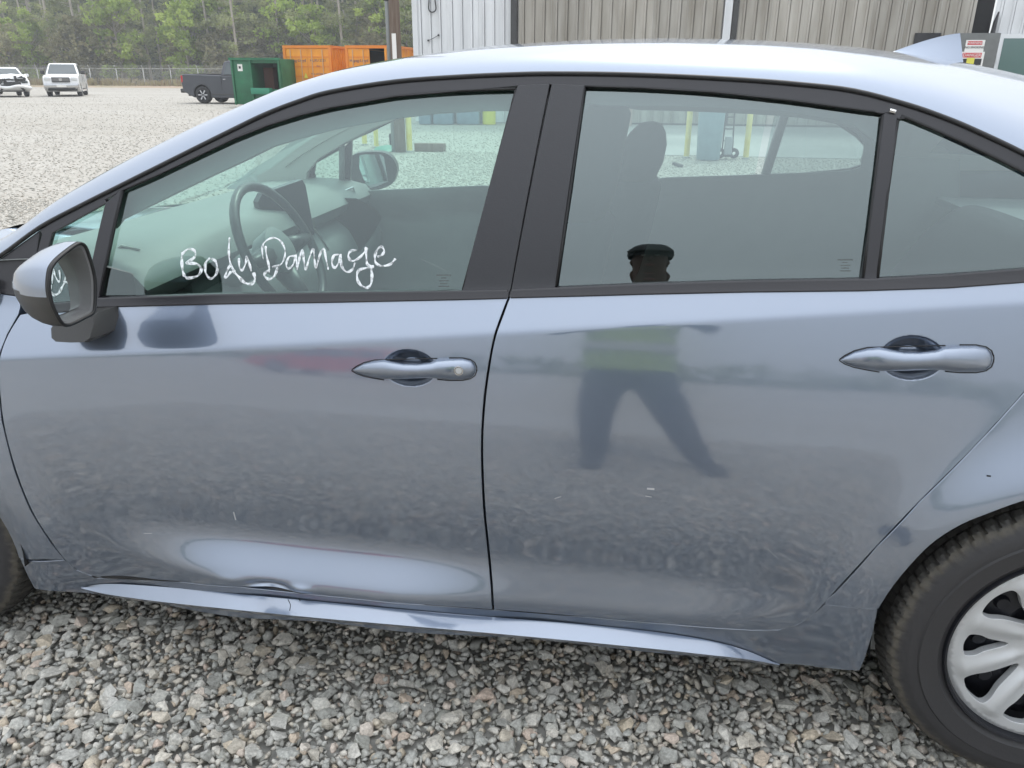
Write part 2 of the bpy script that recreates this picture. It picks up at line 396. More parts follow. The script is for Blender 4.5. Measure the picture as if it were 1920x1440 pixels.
# rocker panel under the doors
def Yrock(x, z): return Ycore(x, z)+.004+.05*np.maximum(0, .225-z)
rk_top = XZ([(36,1050),(118,1053),(140,1072),(182,1088)]) + XZ([(333,1094),(448,1104),(560,1116),(672,1127),(800,1138),(925,1147),(1100,1161),(1250,1174),(1350,1182),(1410,1185.5),(1460,1185),(1499,1174),(1533,1151),(1548,1137),(1600,1143),(1645,1145)])
rk_bot = XZ([(1645,1145),(1636,1190),(1622,1235),(1612,1259),(1540,1254),(1465,1247),(1300,1232),(930,1196),(600,1167),(300,1135),(200,1121),(150,1114),(62,1106),(36,1050)])
rocker = sheet('rocker_panel', rk_top+rk_bot[1:-1], Yrock, PAINT, sedan, step=.014, thick=.03)
# bright upward-facing side skirt ledge
TOPK = [(152,1101),(200,1094),(300,1099),(450,1113),(600,1127),(760,1142),(930,1156.5),(1100,1170),(1230,1184),(1330,1200),(1400,1219),(1462,1246)]
BOTK = [(152,1103),(200,1114),(300,1128),(450,1144),(600,1159),(760,1173),(930,1188),(1100,1204),(1230,1217),(1330,1228),(1400,1236),(1462,1247)]
T3 = spline([ats(*p, Yrock)-np.array([0, .002, 0]) for p in TOPK], 6)
B3 = spline([ats(p[0], p[1], lambda x, z: Yrock(x, z)-.002-.036*min(1, max(0, (q+.0)))) for p, q in zip(BOTK, [0,.5,.85,1,1,1,1,1,1,.8,.5,0])], 6)
verts = []; faces = []
for t, b in zip(T3, B3):
    t, b = np.array(t), np.array(b); m_ = t*.5+b*.5+np.array([0, .002, .001])
    d2 = b+np.array([0, .004, -.006]); e2 = np.array([b[0], b[1]+.012, b[2]-.016]); g2 = np.array([b[0], t[1]+.03, b[2]-.018])
    verts += [t, m_, b, d2, e2, g2]
for i in range(len(T3)-1):
    for j in range(5): faces.append((i*6+j, i*6+j+1, i*6+j+7, i*6+j+6))
skirt = pyd('side_skirt', verts, faces, PAINT, sedan, True, 32)
# black shells behind panel gaps
def Yin(x, z): return Ycore(x, z)+.046
inner_out = XZ([(60,575),(30,640),(20,700),(30,790),(60,900),(110,1010),(180,1070),(460,1088),(925,1130),(1400,1165),(1480,1155),(1560,1095),(1700,935),(1830,800),(1960,640),(1990,530),(1640,548),(1000,562),(400,575)])
sheet('door_jamb', inner_out, Yin, VOID, sedan, step=.03, thick=.02, bev=0)
sill_seal = MB(); sill_seal.tube([Vector(p)+Vector((0,.010,0)) for p in P3([(170,1083),(333,1091),(560,1114),(800,1136),(925,1145)])], .006, 6)
sill_seal.tube([Vector(p)+Vector((0,.010,0)) for p in P3([(928,1145),(1100,1159),(1250,1172),(1350,1180),(1410,1184),(1460,1183),(1497,1172),(1530,1149)])], .005, 6)
sill_seal.build('sill_seal', RUBBER, sedan, smooth=True)

# --- greenhouse: pillars, mouldings, glass
RAIL = [(-60,512),(0,480),(75,426),(150,386),(222,350),(292,315),(437,245),(500,208),(560,187),(620,172),(740,153),(859,144),(960,139.5),(1030,138),(1200,142),(1330,148),(1450,153),(1530,158),(1600,166),(1700,192),(1767,216),(1825,240),(1920,288),(2010,345),(2090,410)]
RAIL = [(-60,512),(0,480),(75,426),(150,386),(222,350),(292,315),(437,243),(500,213),(560,190),(620,172),(740,153),(859,144),(960,139.5),(1030,138),(1150,139),(1270,143),(1400,150),(1500,158),(1600,170),(1700,196),(1767,219),(1825,243),(1920,288),(2010,338),(2090,395)]
GTOP = [(230,356),(292,329),(437,260),(500,235),(560,216),(620,201),(740,180),(859,170),(968,166.5)]
RTOP = [(1097,161),(1200,164),(1335,172),(1479,187),(1560,198),(1640,209),(1655,217)]
QTOP = [(1684,222),(1700,221),(1806,267),(1920,323),(2000,372),(2050,420)]
SEALM = RUBBER
def Yg(x, z): return Ycore(x, z)
front_glass_px = [(184,556)]+GTOP+[(868,545),(600,551),(400,554)]
rear_glass_px = [(1043,540)]+RTOP+[(1618,526),(1400,529.5),(1200,534)]
qtr_glass_px = [(1645,524)]+QTOP+[(2075,470),(1990,500),(1920,507),(1779,517)]
vent_px = [(92,505),(90,469),(98,437),(194,380),(197,385),(168,545),(120,560)]
GOFF = .010
fg = sheet('front_window', XZ(front_glass_px, Yglass), Yglass, GLASS, sedan, step=.012, thick=.0, off=GOFF, bev=.0001)
rg = sheet('rear_window', XZ(rear_glass_px, Yglass), Yglass, GLASSREAR, sedan, step=.012, thick=.0, off=GOFF, bev=.0001)
qg = sheet('quarter_window', XZ(qtr_glass_px, Yglass), Yglass, GLASSREAR, sedan, step=.012, thick=.0, off=GOFF*.6, bev=.0001)
vg = sheet('vent_window', XZ(vent_px), Yg, GLASS, sedan, step=.012, thick=.0, off=GOFF, bev=.0001)
NEAR += [qg, vg]
# upper trim band between roof and glass
up_px = RAIL[2:] + [(2100,470),(2075,474)] + QTOP[::-1] + [(1680,215),(1662,210)] + [(1655,212)] + RTOP[::-1][1:] + [(1036,158),(1030,157),(972,160)] + GTOP[::-1][1:] + [(196,374),(98,430),(80,440)]
def lo(p): return p
trim_up = sheet('window_surround', XZ([(a, b+2.5) if (a, b) in RAIL else (a, b) for a, b in up_px]), Yg, TRIM, sedan, step=.02, thick=.01, off=-.001)
sail = sheet('sail_panel', XZ([(-60,520),(0,487),(72,435),(66,480),(62,520),(38,556),(0,549),(-60,540)]), Yg, TRIM, sedan, step=.02, thick=.01, off=.001)
b1 = sheet('pillar_cover', XZ([(972,161),(1029,158),(955,546),(868,546)]), Yg, GLOSSBLACK, sedan, step=.02, thick=.012, off=-.002)
b2 = sheet('pillar_cover', XZ([(1036,158),(1094,161),(1039,541),(960,544)]), Yg, GLOSSBLACK, sedan, step=.02, thick=.012, off=-.002)
cpil = sheet('pillar_cover', XZ([(1659,213),(1681,217),(1643,525),(1617,526)]), Yg, TRIM, sedan, step=.02, thick=.012, off=-.001)
dv = sheet('window_divider', XZ([(199,382),(227,358),(184,560),(160,562)]), Yg, TRIM, sedan, step=.02, thick=.012, off=-.002)
fr2 = sheet('vent_frame', XZ([(80,440),(98,431),(196,375),(199,380),(98,436),(88,470),(90,510),(72,530),(70,480)]), Yg, TRIM, sedan, step=.02, thick=.01, off=-.0015)
NEAR += [trim_up, sail, b1, b2, dv, fr2]
# belt mouldings
mTop = [(60,560),(181,561),(400,553.5),(600,550.5),(865,547),(952,545.5)]; mBot = [(951,556.5),(865,559),(600,564.5),(400,567.5),(181,573.5),(60,576)]
m1 = sheet('belt_moulding', XZ(mTop+mBot), Yg, TRIM, sedan, step=.02, thick=.012, off=-.006, bev=.003)
mTop = [(960,545),(1100,539),(1200,534.5),(1400,528.5),(1644,524.5),(1779,517),(1920,506),(1990,499),(2078,470)]; mBot = [(2100,490),(1995,517),(1920,526),(1779,536.5),(1617,542),(1400,544.5),(1200,549),(1100,552),(958,555.5)]
m2 = sheet('belt_moulding', XZ(mTop+mBot), Yg, TRIM, sedan, step=.02, thick=.012, off=-.006, bev=.003)
NEAR += [m1, m2]
def seal(name, px, r, off, mt=RUBBER, fn=Yg, n=4):
    s = MB(); s.tube(spline([np.array(p) for p in P3(px, fn, off)], n), r, 6); return s.build(name, mt, sedan, smooth=True)
NEAR.append(seal('roof_seal', RAIL, .0045, -.002))
seal('window_seal', [(184,558),(207,458),(230,357)], .0030, .002, n=2); seal('window_seal', GTOP, .0030, .002, n=3); seal('window_seal', [(968,167),(918,356),(868,545)], .0030, .002, n=2)
seal('window_seal', [(1042,540),(1070,350),(1096,162)], .0030, .002, n=2); seal('window_seal', RTOP[:-1], .0030, .002, n=3); seal('window_seal', [(1655,216),(1637,370),(1618,526)], .0030, .002, n=2)
seal('window_seal', [(1645,524),(1663,370),(1683,226)], .0030, .001, n=2); seal('window_seal', [(1690,221)]+QTOP[1:], .0030, .001, n=3)
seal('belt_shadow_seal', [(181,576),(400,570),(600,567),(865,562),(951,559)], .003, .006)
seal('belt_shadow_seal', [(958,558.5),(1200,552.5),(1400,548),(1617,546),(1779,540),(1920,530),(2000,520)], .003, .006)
s = MB(); s.tube([p for p in P3([(1668,207),(1679,210)], Yg, -.003)], .0035, 6); s.build('trim_clip', CHROME, sedan)
# black backing behind trims & pillars
def Yb(x, z): return Ycore(x, z)+.022
sheet('pillar_core', XZ([(985,150),(1085,158),(1030,548),(885,552)]), Yb, CABIN, sedan, step=.04, thick=.05, bev=0)

# --- far-side repeats (mirrored about the car's centre plane)
def mirror(o, name=None, m=None):
    c = o.copy(); COL.objects.link(c); c.parent = sedan; c.location = (0, 2*MIDY, 0); c.scale = (1, -1, 1)
    return c
for o in NEAR + [quarter, fender, rocker, skirt]: mirror(o)
fd = sheet('front_door', f_out, Ycore, PAINT, sedan, step=.04); fd.location = (0, 2*MIDY, 0); fd.scale = (1, -1, 1)
rd = sheet('rear_door', r_out, Ycore, PAINT, sedan, step=.04); rd.location = (0, 2*MIDY, 0); rd.scale = (1, -1, 1)
for o in (fg, rg):
    c = mirror(o); c.data = c.data.copy(); c.data.materials.clear(); c.data.materials.append(GLASSFAR)

# --- roof, pillars, windscreen, hood and boot as one family of cross-sections
rail3 = [ats(*p, Yg) for p in RAIL]
RXs = np.array([p[0] for p in rail3]); RZs = np.array([p[2] for p in rail3])
rx_ = spline([(p[0], p[1], p[2]) for p in rail3], 8); rxx = np.array([p[0] for p in rx_]); ryy = np.array([p[1] for p in rx_]); rzz = np.array([p[2] for p in rx_])
XA, XC = rxx.min(), rxx.max()
cent = np.array([(-3.60,.66),(-3.5,.76),(-3.3,.84),(-3.0,.92),(-2.75,.90),(-2.56,.945),(-2.45,1.005),(-2.2,1.175),(-2.0,1.275),(-1.8,1.355),(-1.6,1.412),(-1.4,1.440),(-1.2,1.452),(-1.0,1.456),(-.8,1.452),(-.6,1.440),(-.4,1.418),(-.2,1.383),(0,1.335),(.2,1.27),(.4,1.185),(.55,1.11),(.65,1.085),(.85,1.08),(.93,1.04),(.95,.9)])
def ctr(x): return np.interp(x, cent[:, 0], cent[:, 1])
xs_ = np.linspace(-3.6, .95, 460); cs = ctr(xs_); kk = np.exp(-np.linspace(-2, 2, 15)**2); kk /= kk.sum(); cs = np.convolve(np.pad(cs, 7, 'edge'), kk, 'valid')
def ctr(x): return np.interp(x, xs_, cs)
DCOL = [0, .003, .007, .012, .018, .026, .036, .048, .062, .078]
SF = np.linspace(0, 1, 17)[1:]
def edge_at(x):
    if x < XA: z = zb(x)-.015 if x > -2.9 else zb(-2.9)-.015-.16*((-2.9-x)/.7)**1.5; return float(Ycore(x, z)), z
    if x > XC: z = np.interp(x, [XC, XC+.05, .75, .95], [rzz[-1], zb(XC)+.02, zb(.6)-.01, .86]); return float(Ycore(x, min(z, zb(x)))), z
    i = np.argsort(rxx); return float(np.interp(x, rxx[i], ryy[i])), float(np.interp(x, rxx[i], rzz[i]))
def roof_pt(x, ye, ze, d, s):
    zt = float(ctr(x)); b = (.040+.030*float(1-sstep(-2.15, -1.55, x))) if XA <= x <= XC else .02
    y = ye+d if s is None else ye+DCOL[-1]+(MIDY-ye-DCOL[-1])*s
    dd = y-ye; tt = dd/(MIDY-ye)
    return (x, y, ze+b*(1-math.exp(-dd/(.034+.35*max(0, b-.04))))+(zt-ze-b)*(1-(1-tt)**2.2))
XST = sorted(set([round(v, 4) for v in np.arange(-3.6, .951, .025)]+[round(XA-.001, 4), round(XA, 4), round(XC, 4), round(XC+.03, 4)]))
XHEAD, XREAR = -1.56, -.14
rows = []
for x in XST:
    ye, ze = edge_at(x); row = [roof_pt(x, ye, ze, d, None) for d in DCOL]+[roof_pt(x, ye, ze, None, s) for s in SF]
    row = row+[(p[0], 2*MIDY-p[1], p[2]) for p in row[:-1][::-1]]; rows.append(row)
nc = len(rows[0]); V = [p for r_ in rows for p in r_]; classes = {}
nA = len(DCOL)-1
for i in range(len(rows)-1):
    xm = (XST[i]+XST[i+1])/2
    for j in range(nc-1):
        edge = j < nA or j >= nc-1-nA
        if xm < -2.50: k = 'hood'
        elif xm < XHEAD: k = 'a_pillar' if edge else 'windshield'
        elif xm < XREAR: k = 'roof'
        elif xm < .60: k = 'rear_pillar' if (j < nA+2 or j >= nc-3-nA) else 'rear_windshield'
        else: k = 'boot_lid'
        if k == 'a_pillar' and xm < XA: k = 'hood'
        classes.setdefault(k, []).append((i*nc+j, i*nc+j+1, (i+1)*nc+j+1, (i+1)*nc+j))
for k, fs in classes.items():
    used = sorted({i for f in fs for i in f}); mp = {u: n for n, u in enumerate(used)}
    mt = {'windshield': SHIELD, 'rear_windshield': GLASSREAR}.get(k, PAINT)
    o = pyd(k, [V[u] for u in used], [tuple(mp[i] for i in f) for f in fs], mt, sedan, True)
# headliner under the roof and pillars
hl = []; xs2 = [x for x in XST if -2.40 < x < .45]
for x in xs2:
    ye, ze = edge_at(x); row = []
    for d in (.018, .05, .09, .16, .28, .45): 
        p = roof_pt(x, ye, ze, d, None); row.append((p[0], p[1]+.0, p[2]-.030-.012*math.exp(-d/.04)))
    row = row+[(p[0], 2*MIDY-p[1], p[2]) for p in row[::-1]]; hl.append(row)
V = [p for r_ in hl for p in r_]; n_ = len(hl[0]); roofF = []; pilF = []
for i in range(len(hl)-1):
    xm = (xs2[i]+xs2[i+1])/2
    for j in range(n_-1):
        ed = j < 2 or j >= n_-3
        if xm > XHEAD-.06 and xm < XREAR+.04: roofF.append((i*n_+j, i*n_+j+1, (i+1)*n_+j+1, (i+1)*n_+j))
        elif ed and xm < XHEAD: pilF.append((i*n_+j, i*n_+j+1, (i+1)*n_+j+1, (i+1)*n_+j))
        elif (j < 2 or j >= n_-3): pilF.append((i*n_+j, i*n_+j+1, (i+1)*n_+j+1, (i+1)*n_+j))
pyd('headliner', V, roofF, CABINLIGHT, sedan, True)
pyd('pillar_trim', V, pilF, CABINLIGHT, sedan, True)
# --- shark fin antenna at the rear of the roof
fin = aty(1735, 100, .89)
a = aty(1663, 93, .86); b_ = aty(1800, 113, .86); tp = aty(1790, 62, .86)
fv = []; ff = []; nst = 14
L0, L1 = a[0], b_[0]; zt_ = tp[2]
for i in range(nst+1):
    t = i/nst; x = L0+(L1-L0)*t; zbase = float(ctr(x))-.004-.004*t; h = (zt_-zbase)*(1-(1-t)**1.9); wd = .006+.030*math.sin(math.pi*min(t*.60+.02, .62))
    xb = x
    for q in range(9):
        u = q/8*2-1; prof = (1-abs(u)**1.0); yy = .86+wd*np.sign(u)*abs(u)**1.6; zz = zbase+h*(1-abs(u)**1.3)
        fv.append((xb-(0.012*(1-abs(u)) if i == nst else 0), yy, zz))
for i in range(nst):
    for q in range(8): ff.append((i*9+q, i*9+q+1, (i+1)*9+q+1, (i+1)*9+q))
ff.append(tuple(nst*9+q for q in range(9)))
pyd('shark_fin_antenna', fv, ff, PAINT, sedan, True, 50)

# --- door handles
def handle(px_c, sc, lock):
    """px_c: left tip pixel; built as a lofted bar on the door"""
    def M(u, v): return ats(px_c[0]+u*sc, px_c[1]+v*sc, Ycore)
    st = [(0,0,.3,.3,.008),(6,-1,5,6,.012),(20,-1,12,11,.020),(40,-1,17,15,.028),(58,-1,19,18,.034),(75,-1,16,18,.038),(95,0,14,17,.040),(120,0,13.5,16,.041),(145,-1,15,16,.040),(158,-2,19,18,.038),(180,-2,20,20,.034),(205,-2,20,20,.028),(220,-2,17,17,.020),(227,-2,11,11,.012),(230,-2,3,3,.006)]
    V = []; Fs = []; nn = 12
    for (u, v, hu, hd, dep) in st:
        
        for k in range(nn):
            t = k/(nn-1); ang = math.pi*t; w_ = .5-.5*math.cos(ang); ridge = (math.sin(ang)**.55); o_ = .006-dep*.9*ridge
            V.append(tuple(ats(px_c[0]+u*sc, px_c[1]+(v-hu+(hu+hd)*w_)*sc, lambda x, z: Ycore(x, z)+o_)))
    for i in range(len(st)-1):
        for k in range(nn-1): Fs.append((i*nn+k, i*nn+k+1, (i+1)*nn+k+1, (i+1)*nn+k))
    h = pyd('door_handle', V, Fs, PAINT, sedan, True, 60)
    if lock:
        c = np.mean([V[i] for i in range(11*nn+4, 11*nn+8)], axis=0); c = ats(px_c[0]+198*sc, px_c[1]+1*sc, lambda x, z: Ycore(x, z)-.0262)
        s = MB(); s.lathe([(.0001, -.0015), (.0062, -.0015), (.0070, .0), (.0072, .004)], 20, tuple(c)); s.build('lock_cylinder', SILVER, h, autos=40)
        s = MB(); s.lathe([(.0076, .004), (.0078, -.0012), (.0090, -.0012), (.0092, .004)], 20, tuple(c)); s.build('lock_bezel', CHROME, h, autos=40)
    # dark gasket round the handle feet
    s = MB(); o1 = [M(u-(1.5 if u == 0 else 0)+(1.5 if u > 225 else 0), v-hu-1.2) for (u, v, hu, hd, dep) in st if not 50 < u < 150]; 
    o2 = [M(u-(1.5 if u == 0 else 0)+(1.5 if u > 225 else 0), v+hd+1.2) for (u, v, hu, hd, dep) in st if not 60 < u < 150]
    for grp in (o1[:5], o1[5:], o2[:5], o2[5:]): s.tube([p+np.array([0, -.0005, 0]) for p in grp], .0012, 6)
    s.tube([o1[0], M(-2.5, 0), o2[0]], .0012, 6); s.tube([o1[-1], M(232, -2), o2[-1]], .0012, 6)
    s.build('handle_gasket', RUBBER, h, smooth=True)
    return h
handle((662, 694), 1.0, True); handle((1577, 675), 1.235, False)

# --- door mirror (near side)
XM = -2.07
def mz(u, v, x=None): return atx(u/6.545, 440+v/6.545, x if x is not None else XM)
rim_px = [(990,108),(1048,150),(1095,270),(1140,420),(1165,560),(1168,700),(1165,850),(1140,960),(1040,1020),(900,1090),(820,1112),(760,1085),(700,990),(640,860),(608,720),(600,600),(612,470),(640,385),(720,290),(850,185),(930,130)]
rim = [mz(u, v, XM+.035*(1-(u-600)/570)*0+.0) for u, v in rim_px]
rim = spline(rim, 3, True)
c0 = np.mean(rim, axis=0)
# forward (nose) shape: shrink towards a point ahead and slightly outboard
nose_c = np.array([XM-.135, c0[1]+.030, c0[2]-.010])
rings = []
for k, (dx, s_) in enumerate([(0, 1.0), (-.006, 1.035), (-.03, 1.04), (-.055, .99), (-.08, .89), (-.10, .76), (-.118, .58), (-.130, .36), (-.135, .12)]):
    t = -dx/.135
    cc = c0*(1-t)+nose_c*t; cc[0] = XM+dx
    rings.append([np.array([cc[0], cc[1]+(p[1]-c0[1])*s_, cc[2]+(p[2]-c0[2])*s_]) for p in rim])
n = len(rim); V = [p for r_ in rings for p in r_]
split = mz(560, 805)[2]
Fup, Flo = [], []
for i in range(len(rings)-1):
    for k in range(n):
        f = (i*n+k, i*n+(k+1) % n, (i+1)*n+(k+1) % n, (i+1)*n+k); zm = np.mean([V[q][2] for q in f]); ym = np.mean([V[q][1] for q in f])
        (Fup if (zm > split and i >= 1) else Flo).append(f)
tipf = tuple((len(rings)-1)*n+k for k in range(n)); Flo.append(tipf)
mir = pyd('door_mirror', V, Flo, DARKPLASTIC, sedan, True, 50)
cap = pyd('mirror_cap', [(p-c0)*1.012+c0 for p in V], Fup, PAINT, mir, True, 60)
# inner recess and glass
rin = [c0+(p-c0)*.90 for p in rim]
gl_px = [(720,310),(760,420),(800,520),(870,680),(920,800),(965,900),(980,960),(850,1010),(800,1020),(740,920),(690,820),(640,690),(622,560),(640,430),(680,340)]
V = [p for p in rim]+[p+np.array([-.003, 0, 0]) for p in rin]+[c0+(p-c0)*.78+np.array([-.046, .008, -.002]) for p in rim]
Fs = [(i*n+k, i*n+(k+1) % n, (i+1)*n+(k+1) % n, (i+1)*n+k) for i in range(2) for k in range(n)]
pyd('mirror_recess', V, Fs, mat('mirror_recess_plastic', (.15,.148,.15), .4), mir, True, 40)
gv = [c0+(p-c0)*.79+np.array([-.038, .008, -.002]) for p in rim]
gv = [np.array([p[0]+(p[1]-c0[1])*.10+(p[2]-c0[2])*-.12, p[1], p[2]]) for p in gv]
V = gv+[p+np.array([-.003, 0, 0]) for p in gv]
Fs = [tuple(range(n))]+[(k, (k+1) % n, (k+1) % n+n, k+n) for k in range(n)]
pyd('mirror_glass', V, Fs, MIRROR, mir)
s = MB(); s.tube(rim+[rim[0]], .0035, 6, cap=False); s.build('mirror_gasket', RUBBER, mir, smooth=True)
# foot of the mirror on the door
bl, br, tl, tr = [ats(*p, lambda x, z: Ycore(x, z)-.02) for p in ((104,640),(182,640),(98,604),(190,590))]
s = MB(); fp = [(98,612),(99,632),(108,640),(140,642),(168,641),(180,632),(188,604),(186,585),(150,588),(110,596)]
A_ = [ats(p[0], p[1], lambda x, z: Ycore(x, z)-.050) for p in fp]; B_ = [np.array([p[0]+.01, float(Ycore(p[0], p[2]))+.01, p[2]]) for p in A_]; m0 = np.mean(A_, axis=0)
A0 = [m0+(p-m0)*.88+np.array([0, -.012, 0]) for p in A_]; k = len(fp)
s.add(A0+A_+B_, [tuple(range(k))]+[(j*k+i, j*k+(i+1) % k, (j+1)*k+(i+1) % k, (j+1)*k+i) for j in range(2) for i in range(k)]); s.build('mirror_foot', DARKPLASTIC, mir, autos=50)
# far-side mirror: own shape seen from inside
fm = empty('far_mirror'); fm.name = 'passenger_mirror'
fm.parent = sedan
def fy(u, v, y): return aty(560+u/4.8, 190+v/4.8, y)
f_px = [(400,590),(440,520),(540,465),(700,455),(790,470),(850,520),(885,600),(870,690),(830,750),(740,790),(660,800),(560,780),(480,740),(420,680)]
FYc = 1.86
fr_ = spline([fy(u, v, FYc) for u, v in f_px], 3, True); fc = np.mean(fr_, axis=0); V = []
for dx, s_, dy in ((0, 1, 0), (-.04, 1.02, .02), (-.08, .9, .04), (-.11, .6, .05)): V += [fc+(p-fc)*s_+np.array([dx*.3, dy+(-dx), 0]) for p in fr_]
k = len(fr_); Fs = [(j*k+i, j*k+(i+1) % k, (j+1)*k+(i+1) % k, (j+1)*k+i) for j in range(3) for i in range(k)]+[tuple(3*k+i for i in range(k))]
V2 = [fc+(p-fc)*.88+np.array([0, .006, 0]) for p in fr_]; b0 = len(V); V += V2; Fs += [(i, (i+1) % k, b0+(i+1) % k, b0+i) for i in range(k)]+[tuple(b0+i for i in range(k))]
pyd('mirror_shell', V, Fs, DARKPLASTIC, fm, True, 50)
g_px = [(548,485),(600,478),(735,477),(790,520),(835,570),(840,660),(810,720),(700,765),(640,778),(600,740),(545,600)]
p0 = fy(690, 630, FYc-.03); nm_ = np.array([.72, -.69, .085]); nm_ /= np.linalg.norm(nm_)
def fpl(u, v):
    d = ray(560+u/4.8, 190+v/4.8); return CAM+d*(((p0-CAM)@nm_)/(d@nm_))
V = [fpl(u, v) for u, v in g_px]
pyd('mirror_glass', V+[p-nm_*.004 for p in V], [tuple(range(len(V)))]+[tuple(range(len(V), 2*len(V)))[::-1]], MIRROR, fm)

# --- wheels
def tyre_mesh():
    """tread blocks as real relief; centre at origin, axle along y, outer side at y=0 (towards -y)"""
    r0, wdt = WR, .205; NA = 540
    prof = []   # (y, r, tread?)
    side = [(.034,.205),(.014,.220),(.008,.232),(.005,.234),(.004,.245),(.001,.262),(.0,.268),(.0035,.271),(.003,.284),(.006,.292),(.0125,.305)]
    crown = [(.020,.3155),(.030,.3215),(.045,.3245),(.060,.326),(.078,.327),(.102,.3275),(.126,.327),(.145,.326),(.160,.3245),(.175,.3215),(.185,.3155)]
    prof = [(y, r, 0) for y, r in side]+[(y, r, 1) for y, r in crown]+[(wdt-y, r, 0) for y, r in side[::-1]]
    V = []
    for i in range(NA):
        a = 2*math.pi*i/NA
        for j, (y, r, t) in enumerate(prof):
            rr = r*WR/.3275
            if t:
                g = 0
                blk = (i+int(j*1.5)) % 7
                if blk in (0, 1): g = .0055
                if j-11 in (3, 7): g = .009
                rr -= g
                if j in (11, 12) and (i % 7) in (0, 1): rr -= .001
            elif j == 10 and (i % 7) in (0, 1): rr -= .0015
            V.append((rr*math.cos(a), y, rr*math.sin(a)))
    k = len(prof); Fs = [(i*k+j, ((i+1) % NA)*k+j, ((i+1) % NA)*k+j+1, i*k+j+1) for i in range(NA) for j in range(k-1)]
    return V, Fs
TYRE = mat('tyre_rubber', (.024,.024,.027), .62)
t = TYRE.node_tree; b = t.nodes['Principled BSDF']; tc = N(t, 'ShaderNodeTexCoord'); sx = N(t, 'ShaderNodeSeparateXYZ'); t.links.new(tc.outputs['Object'], sx.inputs[0])
m1_ = N(t, 'ShaderNodeMath', operation='POWER'); m1_.inputs[1].default_value = 2; m2_ = N(t, 'ShaderNodeMath', operation='POWER'); m2_.inputs[1].default_value = 2
t.links.new(sx.outputs[0], m1_.inputs[0]); t.links.new(sx.outputs[2], m2_.inputs[0]); ad = N(t, 'ShaderNodeMath', operation='ADD'); t.links.new(m1_.outputs[0], ad.inputs[0]); t.links.new(m2_.outputs[0], ad.inputs[1])
sq = N(t, 'ShaderNodeMath', operation='SQRT'); t.links.new(ad.outputs[0], sq.inputs[0])
nz = N(t, 'ShaderNodeTexNoise'); nz.inputs['Scale'].default_value = 28; nz.inputs['Detail'].default_value = 8; nz.inputs['Roughness'].default_value = .7; t.links.new(tc.outputs['Object'], nz.inputs['Vector'])
ad2 = N(t, 'ShaderNodeMath', operation='MULTIPLY_ADD'); ad2.inputs[1].default_value = .035; t.links.new(nz.outputs[0], ad2.inputs[0]); t.links.new(sq.outputs[0], ad2.inputs[2])
rp = N(t, 'ShaderNodeValToRGB'); rp.color_ramp.elements[0].position = .30; rp.color_ramp.elements[0].color = (.030,.029,.031,1)
rp.color_ramp.elements[1].position = .345; rp.color_ramp.elements[1].color = (.04,.038,.035,1)
for pos, c in ((.319, (.032,.031,.033)), (.3285, (.085,.076,.062)), (.331, (.10,.09,.072)), (.336, (.045,.042,.038))):
    e = rp.color_ramp.elements.new(pos); e.color = (*c, 1)
t.links.new(ad2.outputs[0], rp.inputs[0]); t.links.new(rp.outputs[0], b.inputs['Base Color'])
bp = N(t, 'ShaderNodeBump'); bp.inputs['Strength'].default_value = .3; bp.inputs['Distance'].default_value = .004; t.links.new(nz.outputs[0], bp.inputs['Height']); t.links.new(bp.outputs[0], b.inputs['Normal'])
TV, TF = tyre_mesh()
# wheel cover with ten alternating openings, one of them straight towards the front
def cover():
    ro = .212; O = [(ro*math.cos(a), ro*math.sin(a)) for a in np.linspace(0, 2*math.pi, 120, endpoint=False)]
    H = []
    for k in range(10):
        a0 = math.pi+k*math.pi/5; big = k % 2 == 1
        hw = (.135 if not big else .185); r1, r2 = (.098, .184) if not big else (.082, .190)
        pts = []
        for (rr, aa) in [(r1, .0), (r1+.008, hw*.42), ((r1+r2)/2, hw*.84), (r2-.024, hw*1.16), (r2-.006, hw*1.12), (r2, hw*.8), (r2+.003, 0), (r2, -hw*.8), (r2-.006, -hw*1.12), (r2-.024, -hw*1.16), ((r1+r2)/2, -hw*.84), (r1+.008, -hw*.42)]:
            pts.append((rr*math.cos(a0+aa), rr*math.sin(a0+aa)))
        H.append([tuple(p) for p in spline(pts, 4, True)])
    def fn(x, z):
        r = np.hypot(x, z); th = np.arctan2(z, x)
        sp2 = np.cos(5*(th-math.pi/10*0-math.pi))   # 1 at small openings
        ridge = np.abs(((th-math.pi)/(math.pi/5)+.5) % 1-.5)*2     # 0 at opening centres, 1 on spokes
        y = .004+.10*np.maximum(0, r-.205)*0+.020*np.clip((.205-r)/.12, 0, 1)**1.5
        y = y - .008*np.exp(-((ridge-1)/.42)**2)*sstep(.05, .10, r)*(1-sstep(.180, .204, r))
        y = y + .55*np.maximum(0, r-.204) - .012*(1-sstep(.0, .055, r))
        return y
    return O, H, fn
